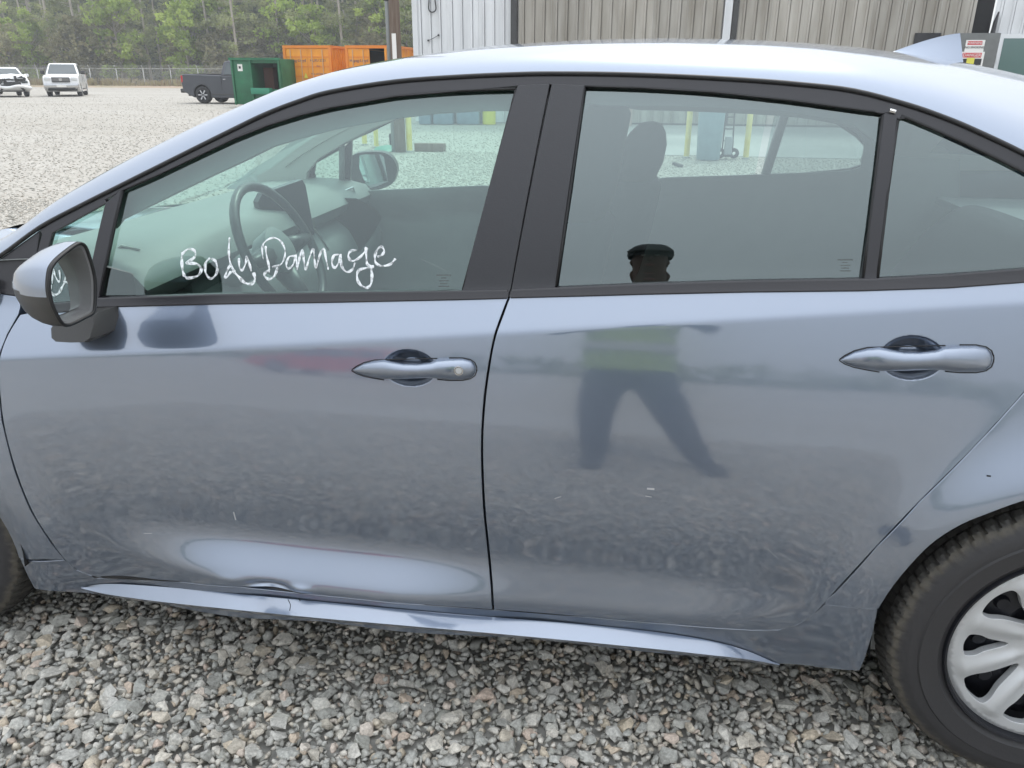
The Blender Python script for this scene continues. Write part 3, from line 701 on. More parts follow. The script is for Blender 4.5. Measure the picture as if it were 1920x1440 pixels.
def wheel(x, side_y, sgn):
    wp = empty('wheel', (x, side_y, WZ)); wp.parent = sedan
    o = pyd('tyre', TV, TF, TYRE, wp, True, 35)
    O, H, fn = cover(); c = sheet('wheel_cover', O, fn, SILVER, wp, step=.006, thick=.014, holes=H, off=.012, bev=.0012)
    s = MB(); s.lathe([(.0001,.06),(.10,.06),(.12,.045),(.17,.055),(.195,.07),(.208,.05),(.212,.022),(.216,.008),(.221,.006),(.224,.014)], 90); s.build('steel_rim', STEEL, wp, autos=45)
    s = MB(); s.lathe([(.0001,.028),(.028,.028),(.034,.034),(.034,.06)], 32)
    for k in range(5):
        a = math.pi+.3+k*2*math.pi/5; s.lathe([(.0001,.036),(.010,.036),(.011,.06)], 6, (.057*math.cos(a), 0, .057*math.sin(a)))
    for k in range(10):
        a = math.pi+.02+k*math.pi/5; s.lathe([(.0001,.043),(.012,.043),(.016,.052),(.018,.060)], 14, (.148*math.cos(a), 0, .148*math.sin(a)))
    s.build('hub', STEEL, wp, autos=40)
    if sgn < 0: wp.scale = (1, -1, 1)
    return wp
wheel(WX, .020, 1); wheel(FX, .050, 1); wheel(WX, 2*MIDY-.020, -1); wheel(FX, 2*MIDY-.050, -1)
# wheel wells and underbody
s = MB()
for cx in (WX, FX):
    s.lathe([(.355, .045), (.372, .26)], 30, (cx, 0, WZ), a0=R(-10), a1=R(190)); s.lathe([(.0, .26), (.372, .26)], 30, (cx, 0, WZ), a0=R(-10), a1=R(190))
s.build('wheel_housing', VOID, sedan)
s = MB(); s.box(-2.40, -.60, .15, 1.63, .20, .24); s.box(-3.55, .85, .33, 1.45, .205, .27); s.box(-3.5, -3.1, .2, 1.58, .2, .6); s.box(.2, .85, .2, 1.58, .22, .9); s.build('underbody', VOID, sedan)
# front and rear ends
s = MB()
for sx_, xx, z0, z1 in ((-1, -3.66, .24, .70), (1, .94, .26, .98)):
    pts = []
    for i in range(17):
        yy = .12+(1.54)*i/16; bul = .10*(1-((yy-.89)/.80)**2); pts.append((xx+sx_*bul, yy))
    v = [(p[0], p[1], z0) for p in pts]+[(p[0]+sx_*.02, p[1], (z0+z1)/2) for p in pts]+[(p[0]-sx_*.04, p[1], z1) for p in pts]
    s.add(v, [(r_*17+i, r_*17+i+1, (r_+1)*17+i+1, (r_+1)*17+i) for r_ in range(2) for i in range(16)])
s.build('bumper', PAINT, sedan, smooth=True)

# ================================================================== CABIN
# floor and bulkheads keep the cabin dark
s = MB(); s.box(-2.45, .1, .12, 1.66, .23, .30); s.box(-2.52, -2.42, .12, 1.66, .3, .95); s.build('cabin_floor', CABIN, sedan)
# door trim panels
def Ytr(x, z): return Ycore(x, z)+.075+.02*np.sin((z-.3)*9)*0
dt = sheet('door_trim', XZ([(60,600),(40,700),(120,1000),(500,1080),(1400,1150),(1700,900),(1960,640),(1960,540),(1640,556),(1000,568),(400,580)]), Ytr, CABIN, sedan, step=.05, thick=.02, bev=0)
# far-side inner trim with its window openings
def Yfar(x, z): return 2*MIDY-.055-Ycore(x, np.asarray(z)*1.0)
def XF(pts):
    out = []
    for a_, b__ in pts:
        y = 1.6
        for _ in range(14): p = aty(a_, b__, y); y = .5*y+.5*float(Yfar(p[0], p[2]))
        p = aty(a_, b__, y); out.append((p[0], p[2]))
    return out
op_f = [(582,362),(580,320),(600,297),(650,267),(700,241),(745,223),(800,213),(880,208.5),(940,207),(975,212),(985,240),(960,346),(905,349),(700,358)]
op_r = [(1110,338),(1112,206),(1200,205.5),(1300,208),(1460,216),(1545,227),(1592,240),(1614,256),(1622,275),(1616,300),(1600,320),(1435,328),(1250,334)]
out_f = [(440,420),(470,330),(560,255),(700,190),(850,165),(1030,160),(1250,163),(1450,170),(1600,195),(1720,240),(1800,300),(1800,420),(1700,640),(1200,700),(700,700),(480,560)]
HfF = XF([tuple(p) for p in spline(op_f, 3, True)]); HfR = XF([tuple(p) for p in spline(op_r, 3, True)])
ftr = sheet('side_trim', XF(out_f), Yfar, CABIN, sedan, step=.04, thick=.012, holes=[HfF, HfR], bev=.002)
s = MB(); p0, p1 = [Vector(ats(u, v, lambda x, z: Yfar(x, z)+.02)) for u, v in ((641,250),(641,345))]; s.tube([p0, p1], .012, 6)
p0, p1 = [Vector(ats(u, v, lambda x, z: Yfar(x, z)+.02)) for u, v in ((1472,212),(1434,332))]; s.tube([p0, p1], .016, 6); s.build('far_window_bar', CABIN, sedan, smooth=True)
# light far A-pillar trim
def Yfp(x, z): return 2*MIDY-.075-Ycore(x, z)
ap = XF([(430,352),(470,322),(530,285),(600,250),(640,236),(650,222),(745,205),(860,196),(850,205),(745,222),(700,240),(650,266),(600,296),(578,322),(576,345),(560,352),(500,356)])
sheet('far_pillar_trim', ap, Yfp, CABINLIGHT, sedan, step=.03, thick=.02, bev=.002)
def Yni(x, z): return Ycore(x, z)+.045
band = [(222,413),(334,358),(392,330),(451,303),(505,276),(556,260),(620,243),(655,236),(744,221),(820,212),(900,207),(970,206)]
sheet('header_trim', XZ([(208,430),(232,350)]+GTOP[1:]+[(975,160)]+band[::-1], Yni), Yni, CABIN, sedan, step=.03, thick=.02, bev=.002)
band = [(1085,190),(1130,203),(1300,206),(1460,212),(1560,224),(1605,236),(1640,262),(1648,300),(1670,300),(1668,205)]
sheet('header_trim', XZ([(1080,150),(1097,155)]+RTOP[1:]+[(1668,205),(1668,300),(1648,300),(1640,262),(1605,236),(1560,222),(1460,206),(1300,198),(1130,196),(1085,190)], Yni), Yni, CABIN, sedan, step=.03, thick=.02, bev=.002)
# dashboard: stations across the car, profile in x-z
def dash_prof(y):
    b = .018*math.exp(-((y-.52)/.22)**2)
    return [(-2.47,.80),(-2.47,.985),(-2.40,1.003),(-2.28,1.012+b*.6),(-2.16,1.008+b),(-2.075,.990+b),(-2.045,.955),(-2.06,.925),(-2.10,.90),(-2.05,.86),(-2.02,.80),(-2.05,.66),(-2.12,.5)]
ys = np.linspace(.14, 1.64, 22); V = []; Fs = []
for y in ys: 
    cur = .10*((y-.89)/.75)**2
    V += [(x-cur*.5*(1 if x < -2.2 else .5), y, z-cur*.15) for x, z in dash_prof(y)]
k = len(dash_prof(0))
for i in range(len(ys)-1):
    for j in range(k-1): Fs.append((i*k+j, i*k+j+1, (i+1)*k+j+1, (i+1)*k+j))
dsh = pyd('dashboard', V, Fs, DASH, sedan, True, 50); dsh.data.materials.append(CABIN)
for i, p_ in enumerate(dsh.data.polygons): p_.material_index = 1 if i % (k-1) >= 6 else 0
# touch screen
sc_px = [(484,379),(492,363),(567,337),(573,348),(590,440),(500,470)]
V = [aty(u, v, .86+(u-530)*.0012) for u, v in sc_px]; dv_ = np.array([-.02, .01, 0]); k = len(V)
pyd('touch_screen', V+[p+dv_ for p in V], [tuple(range(k)), tuple(range(2*k-1, k-1, -1))]+[(i, (i+1) % k, (i+1) % k+k, i+k) for i in range(k)], GLOSSBLACK, sedan)
# bright dash strip and vent triangle
s = MB(); s.tube([aty(u, v, 1.20+(u-580)*.003) for u, v in ((578,386),(620,368),(662,351),(667,367),(657,388),(639,375))], .0035, 6); s.build('dash_trim_strip', CHROME, sedan, smooth=True)
gb = [(668,372),(706,392),(716,408),(700,440),(676,470),(640,490),(600,480),(588,440),(584,405),(600,395),(650,385)]
V = [aty(u, v, 1.32) for u, v in gb]; k = len(V); pyd('glovebox', V+[p+np.array([-.2, .0, 0]) for p in V], [tuple(range(k))]+[(i, (i+1) % k, (i+1) % k+k, i+k) for i in range(k)], mat('glovebox_plastic', (.16,.17,.16), .6), sedan)
s = MB(); s.tube([aty(u, v, .93) for u, v in ((588,428),(600,445),(616,470))], .004, 6); s.build('console_trim_strip', CHROME, sedan)
# steering wheel
swc = aty(528, 468, .50); axis = Vector((.88, 0, .42)).normalized(); side_ = Vector((0, 1, 0)); upv = axis.cross(side_).normalized()
if upv.z < 0: upv = -upv
s = MB(); Rr = .168; pts = [Vector(swc)+side_*Rr*math.cos(a)+upv*Rr*math.sin(a) for a in np.linspace(0, 2*math.pi, 41)]; s.tube(pts, .0118, 10, cap=False)
for a in (0, math.pi, -math.pi/2): s.tube([Vector(swc)+(side_*math.cos(a)+upv*math.sin(a))*.05-axis*.02, Vector(swc)+(side_*math.cos(a)+upv*math.sin(a))*.17], [.03, .012], 8)
s.lathe([(.0001, -.03)], 4) if False else None
sw = s.build('steering_wheel', mat('wheel_leather', (.04,.042,.045), .38, bump=.1, bscale=500, bdist=.001), sedan, smooth=True)
s = MB(); s.tube([Vector(swc)-axis*.05, Vector(swc)+axis*.0, Vector(swc)+axis*.012], [.05, .062, .045], 20); s.tube([Vector(swc)-axis*.05, Vector(swc)-axis*.3], .035, 10); s.build('airbag_hub', CABIN, sw, autos=40)
s = MB(); av = [ (208,476),(228,460),(262,468),(240,478),(217,488)]; s.tube([aty(u, v, .26) for u, v in av+av[:1]], .0028, 5); s.build('air_vent_frame', CABINLIGHT, sedan, smooth=True)
V = [aty(u, v, .262) for u, v in av]; pyd('air_vent', V+[p+np.array([-.01, .01, -.002]) for p in V], [tuple(range(5)), tuple(range(9, 4, -1))]+[(i, (i+1) % 5, (i+1) % 5+5, i+5) for i in range(5)], CABIN, sedan)
# instrument hood
s = MB(); hc = Vector(swc)-axis*.22+Vector((0, 0, .05)); s.box(hc.x-.12, hc.x+.04, .34, .70, hc.z-.12, hc.z+.02, bev=.02); s.build('instrument_hood', CABIN, sedan, autos=40)
# interior mirror and sun visors
s = MB(); c = aty(592, 224, .86); s.box(c[0]-.012, c[0]+.012, .86-.11, .86+.11, c[2]-.024, c[2]+.024, bev=.010); s.tube([c+np.array([-.01, 0, .02]), c+np.array([-.07, 0, .07])], .01, 6); s.build('interior_mirror', GLOSSBLACK, sedan, autos=40)
for yy in (.60, 1.20): s = MB(); s.box(-1.60, -1.44, yy-.17, yy+.17, 1.352, 1.366, bev=.006); s.build('sun_visor', CABINLIGHT, sedan, autos=40)
# seats
def loft(secs, n=16):
    """secs: (centre, half width y, half thick x)"""
    V = []; Fs = []
    for (c, wy, tx) in secs:
        for k in range(n):
            a = 2*math.pi*k/n; ca, sa = math.cos(a), math.sin(a)
            V.append((c[0]+tx*np.sign(ca)*abs(ca)**.7, c[1]+wy*np.sign(sa)*abs(sa)**.6, c[2]))
    for i in range(len(secs)-1):
        for k in range(n): Fs.append((i*n+k, i*n+(k+1) % n, (i+1)*n+(k+1) % n, (i+1)*n+k))
    Fs += [tuple(range(n)), tuple((len(secs)-1)*n+k for k in range(n))]
    return V, Fs
def front_seat(y, x0=-1.30, lean=.26, ztop=1.26):
    st = empty('front_seat', (0, 0, 0)); st.parent = sedan
    V, Fs = loft([((x0+lean*(z-.5), y, z), wy, tx) for z, wy, tx in ((.42,.20,.06),(.5,.25,.085),(.65,.26,.085),(.8,.26,.10),(.92,.24,.098),(1.0,.20,.092),(1.05,.15,.085),(1.075,.10,.06))])
    pyd('seat_back', V, Fs, SEAT, st, True)
    V, Fs = loft([((x0+lean*(z-.5)-.01, y, z), wy, tx) for z, wy, tx in ((1.05,.09,.04),(1.07,.125,.068),(1.12,.135,.076),(1.17,.128,.070),(ztop-.03,.108,.055),(ztop-.005,.08,.035),(ztop,.05,.015))])
    pyd('headrest', V, Fs, SEAT, st, True)
    V, Fs = loft([((x0-.26, y, z), .25, tx) for z, tx in ((.36,.26),(.42,.29),(.50,.29),(.54,.26),(.555,.2))]); pyd('seat_cushion', V, Fs, SEAT, st, True)
    return st
def seat_x(px, py, y): p = aty(px, py, y); return p[0]-.055-.26*(p[2]-.5)+.01
front_seat(.52, x0=seat_x(1168, 262, .40), ztop=float(aty(1120, 185, .52)[2])); front_seat(1.26, x0=seat_x(1240, 280, 1.20), ztop=float(aty(1212, 229, 1.26)[2]))
V, Fs = loft([((-.20+.35*(z-.5), .89, z), wy, tx) for z, wy, tx in ((.40,.62,.08),(.55,.66,.10),(.75,.66,.10),(.90,.60,.08),(.98,.50,.06),(1.0,.45,.04))], 24); pyd('rear_seat_back', V, Fs, SEAT, sedan, True)
V, Fs = loft([((-.45, .89, z), .66, tx) for z, tx in ((.36,.26),(.5,.27),(.53,.22))], 24); pyd('rear_seat_cushion', V, Fs, SEAT, sedan, True)
s = MB(); s.box(-.05, .5, .2, 1.58, .97, .99); s.box(.1, .14, .15, 1.63, .3, .97); s.build('parcel_shelf', CABIN, sedan)

# ================================================================== WRITING ON THE GLASS AND SMALL MARKS
CHALK = mat('white_marker', (.80,.83,.85), .6, var=.12, vscale=160)
t = CHALK.node_tree; tc = N(t, 'ShaderNodeTexCoord'); nz = N(t, 'ShaderNodeTexNoise'); nz.inputs['Scale'].default_value = 130; nz.inputs['Detail'].default_value = 4; t.links.new(tc.outputs['Object'], nz.inputs['Vector'])
mr = N(t, 'ShaderNodeMapRange'); mr.inputs[1].default_value = .36; mr.inputs[2].default_value = .54; mr.inputs[3].default_value = .35; mr.inputs[4].default_value = 1.; t.links.new(nz.outputs[0], mr.inputs[0]); t.links.new(mr.outputs[0], t.nodes['Principled BSDF'].inputs['Alpha'])
def Ygl(x, z): return Yglass(x, z)+GOFF-.0012
def mk(p): return (p[0]/2.4, 340+p[1]/2.4)
strokes = [
 ([(820,318),(818,360),(822,400),(830,428)], 9),
 ([(818,330),(845,305),(875,312),(876,340),(835,368)], 8),
 ([(835,368),(885,372),(905,395),(890,425),(845,435),(832,425)], 9),
 ([(945,345),(925,368),(925,410),(945,437),(968,425),(978,395),(970,360),(950,348)], 8),
 ([(1033,252),(1030,300),(1032,345),(1042,385),(1060,405)], 7),
 ([(1042,375),(1028,390),(1014,425),(1020,432),(1040,405)], 8),
 ([(1075,345),(1078,385),(1090,400),(1105,370),(1110,335)], 7),
 ([(1110,335),(1125,380),(1130,405)], 7),
 ([(1045,400),(1075,430),(1100,455),(1130,462),(1148,440),(1140,410)], 10),
 ([(1195,290),(1200,335),(1210,380),(1212,410)], 7),
 ([(1185,350),(1180,300),(1195,270),(1230,254),(1262,268),(1282,305),(1280,345),(1262,375),(1225,385)], 6),
 ([(1250,385),(1235,425),(1210,440),(1190,425),(1195,410),(1215,395)], 8),
]
m8 = lambda L: [((400+x/3.2)*2.4, (180+y/3.2-340)*2.4) for x, y in L]
strokes += [(m8(L), w8) for L, w8 in (
 ([(490,960),(455,965),(438,1010),(450,1035),(480,1010),(495,955),(500,1030)], 7),
 ([(502,1045),(520,960),(535,925),(545,1000),(555,1040),(580,960),(600,920),(608,990),(618,1030),(640,950),(662,915),(675,970),(690,1042)], 7),
 ([(752,950),(722,960),(712,1005),(730,1030),(755,995),(765,950),(770,1020),(800,1055),(835,1040),(850,1000)], 8),
 ([(862,925),(825,930),(810,960),(830,990),(870,975),(905,940),(925,910)], 8),
 ([(915,905),(918,960),(925,1010),(965,1025)], 8),
 ([(945,1020),(952,1080),(945,1130),(920,1150),(880,1130),(862,1085),(875,1045),(930,1030),(965,1022)], 9),
 ([(985,965),(1010,955),(1025,930),(1010,905),(985,920),(970,960),(975,1000),(1010,1020),(1060,1010),(1085,985),(1092,975)], 8))]
V = []; Fs = []
for pts, wd in strokes:
    px = spline([mk(p) for p in pts], 7); wv = wd/2.4
    for i, p in enumerate(px):
        t_ = px[min(i+1, len(px)-1)]-px[max(i-1, 0)]; t_ = t_/(np.linalg.norm(t_)+1e-9); nn_ = np.array([-t_[1], t_[0]])
        wloc = wv*(.62+.20*math.sin(i*.55+pts[0][0]))
        if i in (0, len(px)-1): wloc *= .5
        for sgn in (-1, 0, 1):
            q = ats(*(p+nn_*wloc*sgn), lambda x, z: Ygl(x, z)-(.0008 if sgn == 0 else 0)); V.append(q)
        if i: k = len(V)-6; Fs += [(k, k+1, k+4, k+3), (k+1, k+2, k+5, k+4)]
wr = pyd('marker_writing', V, Fs, CHALK, fg, True); wr['label'] = 'white handwriting reading Body Damage'
wr.parent = sedan
# small etched glass marks, scratches and chips
ETCH = mat('etched_mark', (.10,.12,.12), .7)
s = MB()
def mark(pxs, wv, fn, parent_list, off=-.0006):
    for i in range(len(pxs)-1):
        a_, b__ = np.array(pxs[i], float), np.array(pxs[i+1], float); t_ = (b__-a_)/np.linalg.norm(b__-a_); nn_ = np.array([-t_[1], t_[0]])*wv/2
        q = [ats(*p, lambda x, z: fn(x, z)+off) for p in (a_-nn_, b__-nn_, b__+nn_, a_+nn_)]; s.add(q, [(0, 1, 2, 3)])
for bx, by in ((1571, 487), (818, 516)):
    for r_, ln in enumerate((28, 10, 18, 14, 20)): mark([(bx+(28-ln)/2, by+r_*5.2), (bx+(28+ln)/2, by+r_*5.2)], 2.0 if r_ else 3.0, lambda x, z: Yglass(x, z)+GOFF, None)
s.build('etched_glass_mark', ETCH, sedan)
s = MB()
for L in ([(790,486),(820,500),(842,510)], [(1466,478),(1480,486),(1486,494)]): mark(L, .6, lambda x, z: Yglass(x, z)+GOFF, None)
s.build('glass_scratch', mat('pale_scratch', (.22,.26,.26), .6), sedan)
s = MB()
for L, wv in (([(1213,916),(1227,917)], 3.5), ([(1210,930),(1222,932)], 1.3), ([(1440,1030),(1460,1048)], .35), ([(438,960),(442,975)], 2.2), ([(1040,935),(1052,931)], 1.3), ([(270,1000),(285,1000)], 1.)): mark(L, wv, Ycore, None, -.0005)
s.build('paint_scratch', mat('bare_scratch', (.42,.43,.45), .5), sedan)
s = MB()
for L, wv in (([(540,1124),(545,1134),(543,1146)], 1.4), ([(575,1150),(579,1156)], 2.), ([(560,1122),(563,1127)], 2.), ([(1850,892),(1858,893)], 3.)): mark(L, wv, Yrock if L[0][0] < 1000 else Ycore, None, -.030 if L[0][0] < 1000 else -.0006)
s.build('paint_chip', VOID, sedan)

# ================================================================== GROUND
def stone_mat(name, attr, pale=False):
    m = bpy.data.materials.new(name); m.use_nodes = True; t = m.node_tree; b = t.nodes['Principled BSDF']; b.inputs['Roughness'].default_value = .85; b.inputs['Specular IOR Level'].default_value = .3
    if attr: a = N(t, 'ShaderNodeAttribute'); a.attribute_name = 'tone'; src = a.outputs['Fac']
    else: a = N(t, 'ShaderNodeObjectInfo'); src = a.outputs['Random']
    r = N(t, 'ShaderNodeValToRGB'); r.color_ramp.interpolation = 'LINEAR'; cr = r.color_ramp
    cols = [(0, (.31,.305,.285)), (.12, (.40,.40,.375)), (.26, (.47,.475,.45)), (.40, (.56,.55,.52)), (.52, (.44,.44,.405)), (.64, (.62,.60,.555)), (.74, (.50,.46,.395)), (.82, (.70,.67,.61)), (.89, (.58,.50,.39)), (.94, (.60,.49,.42)), (1, (.76,.725,.66))]
    cols = [(p_, tuple(g_*q for g_, q in zip((.83,.815,.79), cc))) for p_, cc in cols]
    if pale: cols = [(p_, tuple(.30*c+.70*q for c, q in zip(cc, (.35,.335,.30)))) for p_, cc in cols]
    cr.elements[0].position = 0; cr.elements[0].color = (*cols[0][1], 1); cr.elements[1].position = 1; cr.elements[1].color = (*cols[-1][1], 1)
    for p, c in cols[1:-1]: e = cr.elements.new(p); e.color = (*c, 1)
    t.links.new(src, r.inputs[0])
    g = N(t, 'ShaderNodeNewGeometry'); n = N(t, 'ShaderNodeTexNoise'); n.inputs['Scale'].default_value = 140; n.inputs['Detail'].default_value = 6; n.inputs['Roughness'].default_value = .7
    t.links.new(g.outputs['Position'], n.inputs['Vector'])
    mr = N(t, 'ShaderNodeMapRange'); mr.inputs[1].default_value = .3; mr.inputs[2].default_value = .7; mr.inputs[3].default_value = .62; mr.inputs[4].default_value = 1.38; t.links.new(n.outputs[0], mr.inputs[0])
    hs = N(t, 'ShaderNodeHueSaturation'); t.links.new(mr.outputs[0], hs.inputs['Value']); t.links.new(r.outputs[0], hs.inputs['Color']); t.links.new(hs.outputs[0], b.inputs['Base Color'])
    bp = N(t, 'ShaderNodeBump'); bp.inputs['Strength'].default_value = .5; bp.inputs['Distance'].default_value = .002; t.links.new(n.outputs[0], bp.inputs['Height']); t.links.new(bp.outputs[0], b.inputs['Normal'])
    return m
STONE_A = stone_mat('crushed_stone_bulk', True); STONE_I = stone_mat('crushed_stone', False); STONE_P = stone_mat('pale_lot_gravel', True, True)
# ground sheet
def ground_mat():
    m = bpy.data.materials.new('gravel_ground'); m.use_nodes = True; t = m.node_tree; b = t.nodes['Principled BSDF']; b.inputs['Roughness'].default_value = .95; b.inputs['Specular IOR Level'].default_value = .15
    g = N(t, 'ShaderNodeNewGeometry'); P = g.outputs['Position']
    v = N(t, 'ShaderNodeTexVoronoi'); v.inputs['Scale'].default_value = 26; t.links.new(P, v.inputs['Vector'])
    v2 = N(t, 'ShaderNodeTexVoronoi'); v2.inputs['Scale'].default_value = 9; t.links.new(P, v2.inputs['Vector'])
    bw = N(t, 'ShaderNodeRGBToBW'); t.links.new(v.outputs['Color'], bw.inputs[0])
    r = N(t, 'ShaderNodeValToRGB'); r.color_ramp.elements[0].color = (.20,.19,.17,1); r.color_ramp.elements[1].color = (.44,.425,.39,1); r.color_ramp.elements[0].position = .12; r.color_ramp.elements[1].position = .75
    t.links.new(bw.outputs[0], r.inputs[0])
    n = N(t, 'ShaderNodeTexNoise'); n.inputs['Scale'].default_value = .16; n.inputs['Detail'].default_value = 7; n.inputs['Roughness'].default_value = .62
    mp = N(t, 'ShaderNodeMapping'); mp.inputs['Scale'].default_value = (.55, 1.5, 1); t.links.new(P, mp.inputs[0]); t.links.new(mp.outputs[0], n.inputs['Vector'])
    r2 = N(t, 'ShaderNodeValToRGB'); r2.color_ramp.elements[0].position = .36; r2.color_ramp.elements[0].color = (.31,.285,.245,1); r2.color_ramp.elements[1].position = .62; r2.color_ramp.elements[1].color = (.39,.37,.335,1)
    t.links.new(n.outputs[0], r2.inputs[0])
    mxx = N(t, 'ShaderNodeMix', data_type='RGBA'); mxx.inputs['Factor'].default_value = .5; t.links.new(r.outputs[0], mxx.inputs['A']); t.links.new(r2.outputs[0], mxx.inputs['B'])
    # loose grey stone around the car, compacted pale gravel farther off
    sx = N(t, 'ShaderNodeVectorMath', operation='DISTANCE'); sx.inputs[1].default_value = (-1.2, -2.2, 0); t.links.new(P, sx.inputs[0])
    mr = N(t, 'ShaderNodeMapRange'); mr.inputs[1].default_value = 2.6; mr.inputs[2].default_value = 3.8; t.links.new(sx.outputs['Value'], mr.inputs[0])
    mx2 = N(t, 'ShaderNodeMix', data_type='RGBA'); mx2.inputs['A'].default_value = (.36,.35,.325,1); t.links.new(mr.outputs[0], mx2.inputs['Factor']); t.links.new(mxx.outputs['Result'], mx2.inputs['B'])
    t.links.new(mx2.outputs['Result'], b.inputs['Base Color'])
    bp = N(t, 'ShaderNodeBump'); bp.inputs['Strength'].default_value = .5; bp.inputs['Distance'].default_value = .02; t.links.new(bw.outputs[0], bp.inputs['Height']); t.links.new(bp.outputs[0], b.inputs['Normal'])
    return m
V = []; Fs = []; gxs = [-400,-120,-60,-30,-15,-8,-5,-3,-1.5,0,1.5,3,6,12,30,80,400]; gys = [-200,-60,-20,-8,-4,-2,-1,0,1,2,4,8,14,24,50,90,130,420]
for y in gys:
    for x in gxs: V.append((x, y, -.012))
k = len(gxs)
for i in range(len(gys)-1):
    for j in range(k-1): Fs.append((i*k+j, i*k+j+1, (i+1)*k+j+1, (i+1)*k+j))
ground = tag(pyd('ground', V, Fs, ground_mat()), kind='structure')
# concrete apron before the building
s = MB(); s.box(-1.6, 40, 14.1, 23.9, -.10, .0); apron = tag(s.build('concrete_apron', mat('worn_concrete', (.30,.30,.285), .9, var_col=(.40,.39,.37), vscale=.5, vdetail=8, bump=.3, bscale=30)), kind='structure')

# stone prototypes: convex hulls of random points
def proto(nv, sc=(1, .78, .55)):
    p = rng.normal(size=(nv, 3)); p /= np.linalg.norm(p, axis=1)[:, None]; p *= rng.uniform(.78, 1.1, (nv, 1)); p *= np.array(sc)*rng.uniform(.8, 1.15, 3)
    bm = bmesh.new(); [bm.verts.new(q) for q in p]; r_ = bmesh.ops.convex_hull(bm, input=bm.verts[:])
    bmesh.ops.delete(bm, geom=[v for v in bm.verts if not v.link_faces], context='VERTS')
    bm.verts.index_update(); V = np.array([v.co[:] for v in bm.verts]); T = np.array([[v.index for v in f.verts] for f in bm.faces]); bm.free(); return V, T
PA = [proto(15) for _ in range(14)]; PB = [proto(9) for _ in range(8)]
def rotm(q):
    w_, x, y, z = q.T; return np.stack([np.stack([1-2*(y*y+z*z), 2*(x*y-z*w_), 2*(x*z+y*w_)], -1), np.stack([2*(x*y+z*w_), 1-2*(x*x+z*z), 2*(y*z-x*w_)], -1), np.stack([2*(x*z-y*w_), 2*(y*z+x*w_), 1-2*(x*x+y*y)], -1)], -2)
def scatter(name, pos, size, protos, parent, tone=None, tilt=.5, m=None):
    n = len(pos); pid = rng.integers(0, len(protos), n); a = rng.uniform(0, 2*math.pi, n); ax = rng.normal(size=(n, 3)); ax[:, 2] *= .3; ax /= np.linalg.norm(ax, axis=1)[:, None]; th = rng.normal(0, tilt, n)/2
    q2 = np.c_[np.cos(th), ax*np.sin(th)[:, None]]; q1 = np.c_[np.cos(a/2), np.zeros(n), np.zeros(n), np.sin(a/2)]
    M = rotm(q2) @ rotm(q1); VV = []; TT = []; TO = []; off = 0; tone = rng.uniform(0, 1, n) if tone is None else tone
    for k, (pv, pt) in enumerate(protos):
        s_ = np.where(pid == k)[0]
        if not len(s_): continue
        v = np.einsum('nij,kj->nki', M[s_], pv)*size[s_][:, None, None]+pos[s_][:, None, :]
        VV.append(v.reshape(-1, 3)); f = pt[None]+(np.arange(len(s_))*len(pv))[:, None, None]+off; TT.append(f.reshape(-1, 3)); TO.append(np.repeat(tone[s_], len(pv))); off += len(s_)*len(pv)
    VV = np.concatenate(VV); TT = np.concatenate(TT); TO = np.concatenate(TO)
    me = bpy.data.meshes.new(name); me.vertices.add(len(VV)); me.vertices.foreach_set('co', VV.ravel()); me.loops.add(TT.size); me.loops.foreach_set('vertex_index', TT.ravel().astype(np.int32))
    me.polygons.add(len(TT)); me.polygons.foreach_set('loop_start', np.arange(0, TT.size, 3, dtype=np.int32)); me.update(calc_edges=True)
    at = me.attributes.new('tone', 'FLOAT', 'POINT'); at.data.foreach_set('value', TO.astype(np.float32)); me.validate()
    o = link(name, me, m or STONE_A, parent); o['kind'] = 'stuff'; return o
def jitter(x0, x1, y0, y1, sp):
    gx, gy = np.meshgrid(np.arange(x0, x1, sp), np.arange(y0, y1, sp*.87)); gx[1::2] += sp/2
    p = np.c_[gx.ravel(), gy.ravel()]; return p+rng.uniform(-.42, .42, p.shape)*sp
# near bed of crushed stone: lower layer, upper layer
lowp = jitter(-4.2, 1.6, -3.4, .75, .020); upp = jitter(-4.2, 1.6, -3.4, .75, .0228)
bumps = lambda p: .003*np.sin(p[:, 0]*5.1+1.3*np.sin(p[:, 1]*3))+.002*np.sin(p[:, 1]*7.7+p[:, 0]*2)
L3 = np.c_[lowp, .002+bumps(lowp)+rng.uniform(-.004, .004, len(lowp))]; Ls = rng.uniform(.010, .016, len(lowp))
U3 = np.c_[upp, .007+bumps(upp)+rng.uniform(-.006, .008, len(upp))]; Us = np.clip(rng.lognormal(math.log(.0138), .36, len(upp)), .009, .027)
for Q, Sz in ((L3, Ls), (U3, Us)):
    for cx, yy in ((WX, .12), (FX, .15)):      # tyres press the stones down
        d = np.hypot((Q[:, 0]-cx)/.16, (Q[:, 1]-yy)/.13); Q[:, 2] -= .020*np.exp(-d**4)
